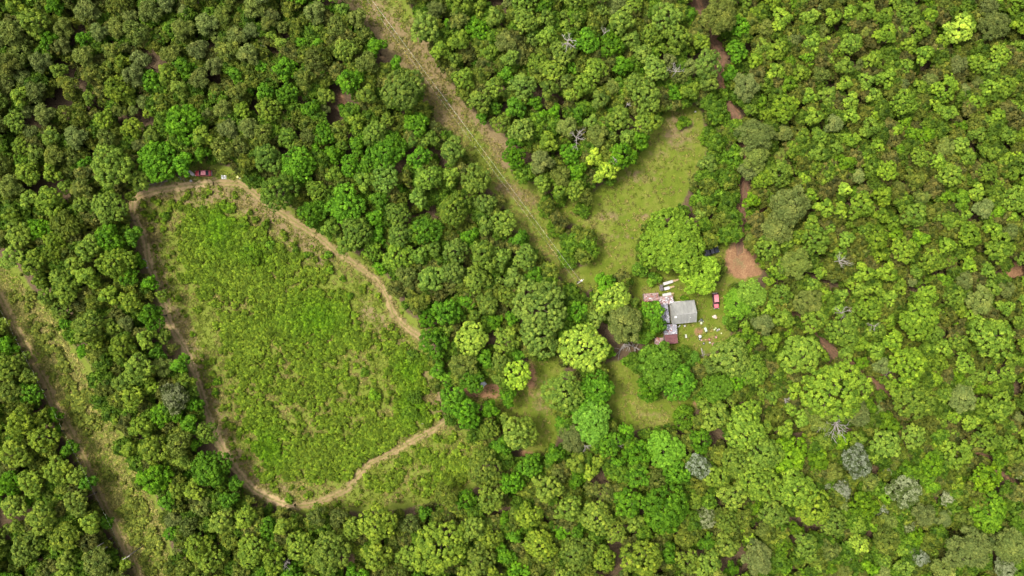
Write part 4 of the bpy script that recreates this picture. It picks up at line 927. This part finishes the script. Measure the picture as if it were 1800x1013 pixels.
def wire(label, a, b, sag, r):
    pts = [a.lerp(b, i / 24) - Vector((0, 0, sag * 4 * (i / 24) * (1 - i / 24))) for i in range(25)]
    t = MB().tube(pts, r, 5).build('power_line', M_wire); setp(t, label, 'power line')
B = P(580, -100, 10.0); nA = Vector((-(B - A).normalized().y, (B - A).normalized().x, 0))
wire('bright overhead wire running up the dry cut from the utility pole', A + Vector((0, 0, 0)), B, 1.2, .012)
wire('thinner lower wire beside the bright one over the dry cut', A + nA * .9 + Vector((0, 0, -1.2)), B + nA * .9 + Vector((0, 0, -1.2)), 1.6, .006)
C1, D1 = P(-60, 433, 9.0), P(221, 981, 9.0)
upole('pale-topped utility pole among bushes at the lower left track', (221, 981), 9.0, math.atan2(-(981 - 568), 221 - 9), False)
wire('thin overhead wire along the mown strip at far left', D1, C1, .9, .003)
for q, (x, y) in enumerate(((197, 945), (202, 953), (209, 964))):
    p = P(x, y); h = 6.6 - .3 * q
    t = thing('dead_tree', ('slim pale bare trunk at the strip edge, topmost of three side by side', 'slim pale bare trunk at the strip edge, middle of three side by side', 'slim pale bare trunk at the strip edge, lowest of three side by side')[q], 'dead tree', p, 0, 'bare dead trees in the wood')
    MB().tube([(0, 0, -.2), (.05, 0, h * .5), (0, .05, h)], [.17, .14, .1], 7).build('trunk', M_snag, t); MB().tube([(0, 0, h * .9), (-.3, -.2, h + .5)], [.07, .03], 5).build('branch', M_snag, t)

# ------------------------------------------------------------------ things lying about
def put(name, label, cat, x, y, rz=0, z=0.0, group=None): return thing(name, label, cat, P(x, y, .3) * 1.0 - Vector((0, 0, .3 - z)), R_(rz), group)
t = put('mattress', 'white mattress lying aslant left of the red sedan', 'mattress', 336, 304.5, -38)
MB().box((0, 0, .14), (1.75, .85, .24)).build('pad', M_white, t, .06); m = MB()
for k in range(4): m.box((-.6 + .4 * k, 0, .265), (.03, .75, .02))
m.build('quilting', simple('mattress_seam', (.5, .48, .46), .8), t)
t = put('bucket', 'small white tub below the mattress on the field rim', 'bucket', 336, 318.5)
MB().lathe((0, 0, 0), [(.22, 0), (.32, .5), (.34, .52), (.3, .5), (.28, .3)], 14).build('shell', M_white, t); MB().tube([(-.33, 0, .5), (-.2, .1, .62), (.2, .1, .62), (.33, 0, .5)], .015, 5).build('handle', M_steel, t)
t = put('tarp', 'crumpled whitish tarp right of the red sedan', 'tarp', 393, 311.5); vv = []; fs = []
for i in range(10):
    for j in range(10):
        a_ = rnd.uniform(-.06, .06); vv.append(((i - 4.5) * .15 + a_, (j - 4.5) * .12 + rnd.uniform(-.05, .05), .08 + rnd.uniform(0, .36) * (1 - ((i - 4.5) / 5) ** 2) * (1 - ((j - 4.5) / 5) ** 2)))
for i in range(9):
    for j in range(9):
        k = i * 10 + j; fs.append((k, k + 10, k + 11, k + 1))
o = MB().add(vv, fs).build('sheet', simple('tarp_white', (.36, .36, .385), .6), t); o.modifiers.new('thick', 'SOLIDIFY').thickness = .03
t = put('bucket', 'pale yellow tub by the path right of the tarp', 'bucket', 417.5, 311.5)
MB().lathe((0, 0, 0), [(.2, 0), (.3, .4), (.33, .42), (.28, .4), (.25, .2)], 14).build('shell', simple('yellow_plastic', (.62, .60, .25), .5), t); MB().box((.42, -.3, .05), (.5, .3, .06), .5).build('lid', M_white, t)
def rubble(label, pts, seed, mat):
    rr = random.Random(seed); x0, y0 = pts[0]; t = put('rubble_heap', label, 'rubble heap', x0, y0)
    for k in range(22):
        x, y = rr.choice(pts); q = P(x + rr.gauss(0, 2.0), y + rr.gauss(0, 1.4)) - P(x0, y0); d = rr.uniform(.25, .8)
        MB().rock((q.x, q.y, d * .18), (d, d * rr.uniform(.4, .8), d * .6), seed * 50 + k).build('stone', mat, t)
M_rub = simple('pale_rubble', (.27, .255, .255), .85, 0, .3, 4); M_ash = simple('pinkish_ash', (.40, .32, .27), .9, 0, .25, 5)
rubble("pale rubble heap at the field path's right end", [(752, 743), (747, 742), (742, 742)], 51, M_rub)
rubble('small grey rubble heap in bright brambles left of the larger one', [(727, 738.5)], 52, M_rub)
rubble('grey-white rubble on the shady left rim of the field', [(254, 465), (257, 470), (252, 458)], 53, M_rub)
rubble('round pinkish ash heap below the pink-roofed wagon', [(1256.5, 557)], 54, M_ash)
t = put('rubbish_pile', 'litter of pale scraps along the dark rim left of the red sedan', 'rubbish pile', 318, 310)
for k in range(26):
    q = P(318 + rnd.gauss(0, 9), 312 + rnd.gauss(0, 2.4)) - P(318, 310); MB().box((q.x, q.y, .06), (rnd.uniform(.1, .45), rnd.uniform(.06, .2), .08), rnd.uniform(0, 3)).build('scrap', rnd.choice((cw, cd, M_tan, cr, M_rub)), t)
t = put('tub', 'round white-topped barrel in the middle of the yard', 'barrel', 1229.8, 591.5)
MB().lathe((0, 0, 0), [(.3, 0), (.4, .2), (.42, .5), (.38, .85)], 18).build('staves', M_dark, t); MB().lathe((0, 0, .85), [(.43, 0), (.44, .05), (.3, .08), (.02, .09)], 18).build('lid', M_white, t)
t = put('bench', 'small pale bench on the grass beside the red tin roof', 'bench', 1205.7, 591, 96)
m = MB()
for k in range(3): m.box((0, -.17 + .17 * k, .44), (1.0, .14, .04))
m.build('seat', simple('pale_slats', (.36, .36, .32), .8), t)
for x in (-.42, .42): MB().box((x, 0, .21), (.07, .4, .41)).build('leg', M_wood, t)
t = put('grill', 'black kettle barbecue at the lower right corner of the house', 'barbecue', 1232, 562.5)
MB().lathe((0, 0, .5), [(.1, 0), (.38, .15), (.45, .32), (.36, .48), (.08, .56)], 16).build('kettle', simple('dark_enamel', (.05, .06, .055), .4), t)
for k in range(3): MB().tube([(.2 * math.cos(k * 2.1), .2 * math.sin(k * 2.1), .6), (.4 * math.cos(k * 2.1), .4 * math.sin(k * 2.1), 0)], .025, 5).build('leg', M_steel, t)
for sg in (-1, 1): MB().box((sg * .55, -.35, .62), (.5, .12, .05), -sg * .9).build('shelf', M_white, t)
t = put('crate', 'pale green crate just below the barbecue', 'crate', 1232.6, 568)
m = MB()
for x, y, dx, dy in ((0, .32, .5, .04), (0, -.32, .5, .04), (.25, 0, .04, .68), (-.25, 0, .04, .68)): m.box((x, y, .2), (dx, dy, .4))
m.box((0, 0, .3), (.48, .62, .03)).build('side', simple('pale_green_plastic', (.33, .38, .26), .6), t)
t = put('wheelbarrow', 'pale green wheelbarrow standing at the burnt patch in the yard', 'wheelbarrow', 1240, 579.5, -70)
MB().box((0, 0, .45), (.95, .52, .3), 0, 0, 0, 1.25).build('tray', simple('pale_mint_paint', (.30, .37, .31), .5), t, .03); MB().lathe((.78, 0, .2), [(.08, -.05), (.2, -.05), (.21, 0), (.2, .05), (.08, .05)], 14, 'y').build('wheel', M_dark, t)
for sg in (-1, 1):
    MB().tube([(.75, sg * .1, .22), (0, sg * .25, .3), (-.95, sg * .3, .55)], .025, 5).build('handle', M_wood, t); MB().tube([(-.3, sg * .27, .35), (-.35, sg * .27, 0)], .02, 5).build('leg', M_steel, t)
t = put('plank', 'white plank leaning out from the lower left corner of the house', 'plank', 1193.5, 573.5, 48)
MB().box((0, 0, .5), (.95, .22, .05), 0, -.5).box((.3, 0, .2), (.06, .2, .4)).build('board', M_white, t)
t = put('chair', 'white garden chair against the lower wall of the house', 'chair', 1203.5, 573, 20)
MB().box((0, 0, .42), (.46, .46, .05)).build('seat', M_white, t); MB().box((0, .24, .68), (.46, .05, .5), 0, 0, -.15).build('backrest', M_white, t)
for x in (-.19, .19):
    for y in (-.19, .19): MB().box((x, y, .2), (.05, .05, .4)).build('leg', M_white, t)
def bucket(label, x, y, mat, r=.2, h=.38):
    t = put('bucket', label, 'bucket', x, y); MB().lathe((0, 0, 0), [(r * .75, 0), (r, h), (r * 1.06, h), (r * .92, h - .02), (r * .8, h * .5)], 12).build('shell', mat, t)
    MB().tube([(-r, 0, h), (-r * .6, r * .5, h + .1), (r * .6, r * .5, h + .1), (r, 0, h)], .012, 5).build('handle', M_steel, t)
Gp = simple('lime_plastic', (.36, .42, .24), .5); Pk = simple('pink_plastic', (.32, .18, .16), .6); Rd = simple('rusty_tin', (.22, .09, .07), .7)
bucket('pale lime bucket, leftmost of the cluster at the right of the yard', 1255.5, 579.5, Gp, .25)
bucket('pale lime bucket just above and right of the leftmost one', 1258, 577, Gp, .2)
bucket('bright white bucket at the top right of the yard cluster', 1263.4, 579.2, M_white, .26, .45)
bucket('white pail beside the tyre in the yard cluster', 1260.3, 581.5, M_white, .2)
bucket('pale yellow pail alone at the right edge of the yard', 1267.8, 586, simple('cream_plastic', (.42, .42, .27), .5), .2)
bucket('faded pink tub on the bare earth at the right of the yard', 1258.3, 593, Pk, .34, .3)
bucket('white pail near the lower edge of the yard', 1247.5, 602.5, M_white, .24)
bucket('cream pail between barrel and lower tyre', 1240, 597.5, M_tan, .2)
bucket('rusty tin drum at the lower right of the yard', 1246, 597, Rd, .36, .5)
bucket('pinkish pail right below the white-topped barrel', 1233, 598, Pk, .25)
def tyre(label, x, y, lean=0):
    t = put('tyre', label, 'tyre', x, y); MB().lathe((0, 0, .12), [(.2, -.1), (.34, -.11), (.38, 0), (.34, .11), (.2, .1), (.17, 0), (.2, -.1)], 18).build('tread', M_dark, t); MB().lathe((0, 0, .1), [(.02, 0), (.19, 0), (.19, .04), (.02, .05)], 14).build('rim', M_steel, t)
tyre('black tyre lying in the yard bucket cluster', 1261.6, 580.2); tyre('black tyre at the lower edge of the yard above the log', 1237.4, 604); tyre('black tyre under the near side of the white-topped barrel', 1230.5, 596.5)
t = put('crate', 'reddish broken crate under leaves at the lower right of the yard', 'crate', 1253.5, 605, 25); m = MB()
for k in range(4): m.box((-.3 + .2 * k, 0, .38), (.14, .7, .03))
m.build('slat', Pk, t); MB().box((0, .3, .18), (.75, .04, .36)).box((0, -.3, .18), (.75, .04, .36)).build('side', Rd, t)
bucket('white bucket standing in the bed of the dark pickup', 1238, 444, M_white, .28, .4); bpy.context.scene.objects[-1]
t = put('box', 'small white box on the ground in the upper corner of the lawn', 'box', 1222.5, 196.5); MB().box((0, 0, .15), (.4, .32, .3)).build('carton', M_white, t); MB().box((0, 0, .32), (.44, .36, .05)).build('lid', M_white, t)
for x, y, l in ((1105.5, 388, 'small dark stump in the middle of the lawn'), (1112, 418.5, 'small dark stump left of the spreading tree')):
    t = put('stump', l, 'stump', x, y); MB().lathe((0, 0, -.05), [(.3, 0), (.2, .15), (.18, .4), (.14, .42)], 10).build('wood', M_bark, t)
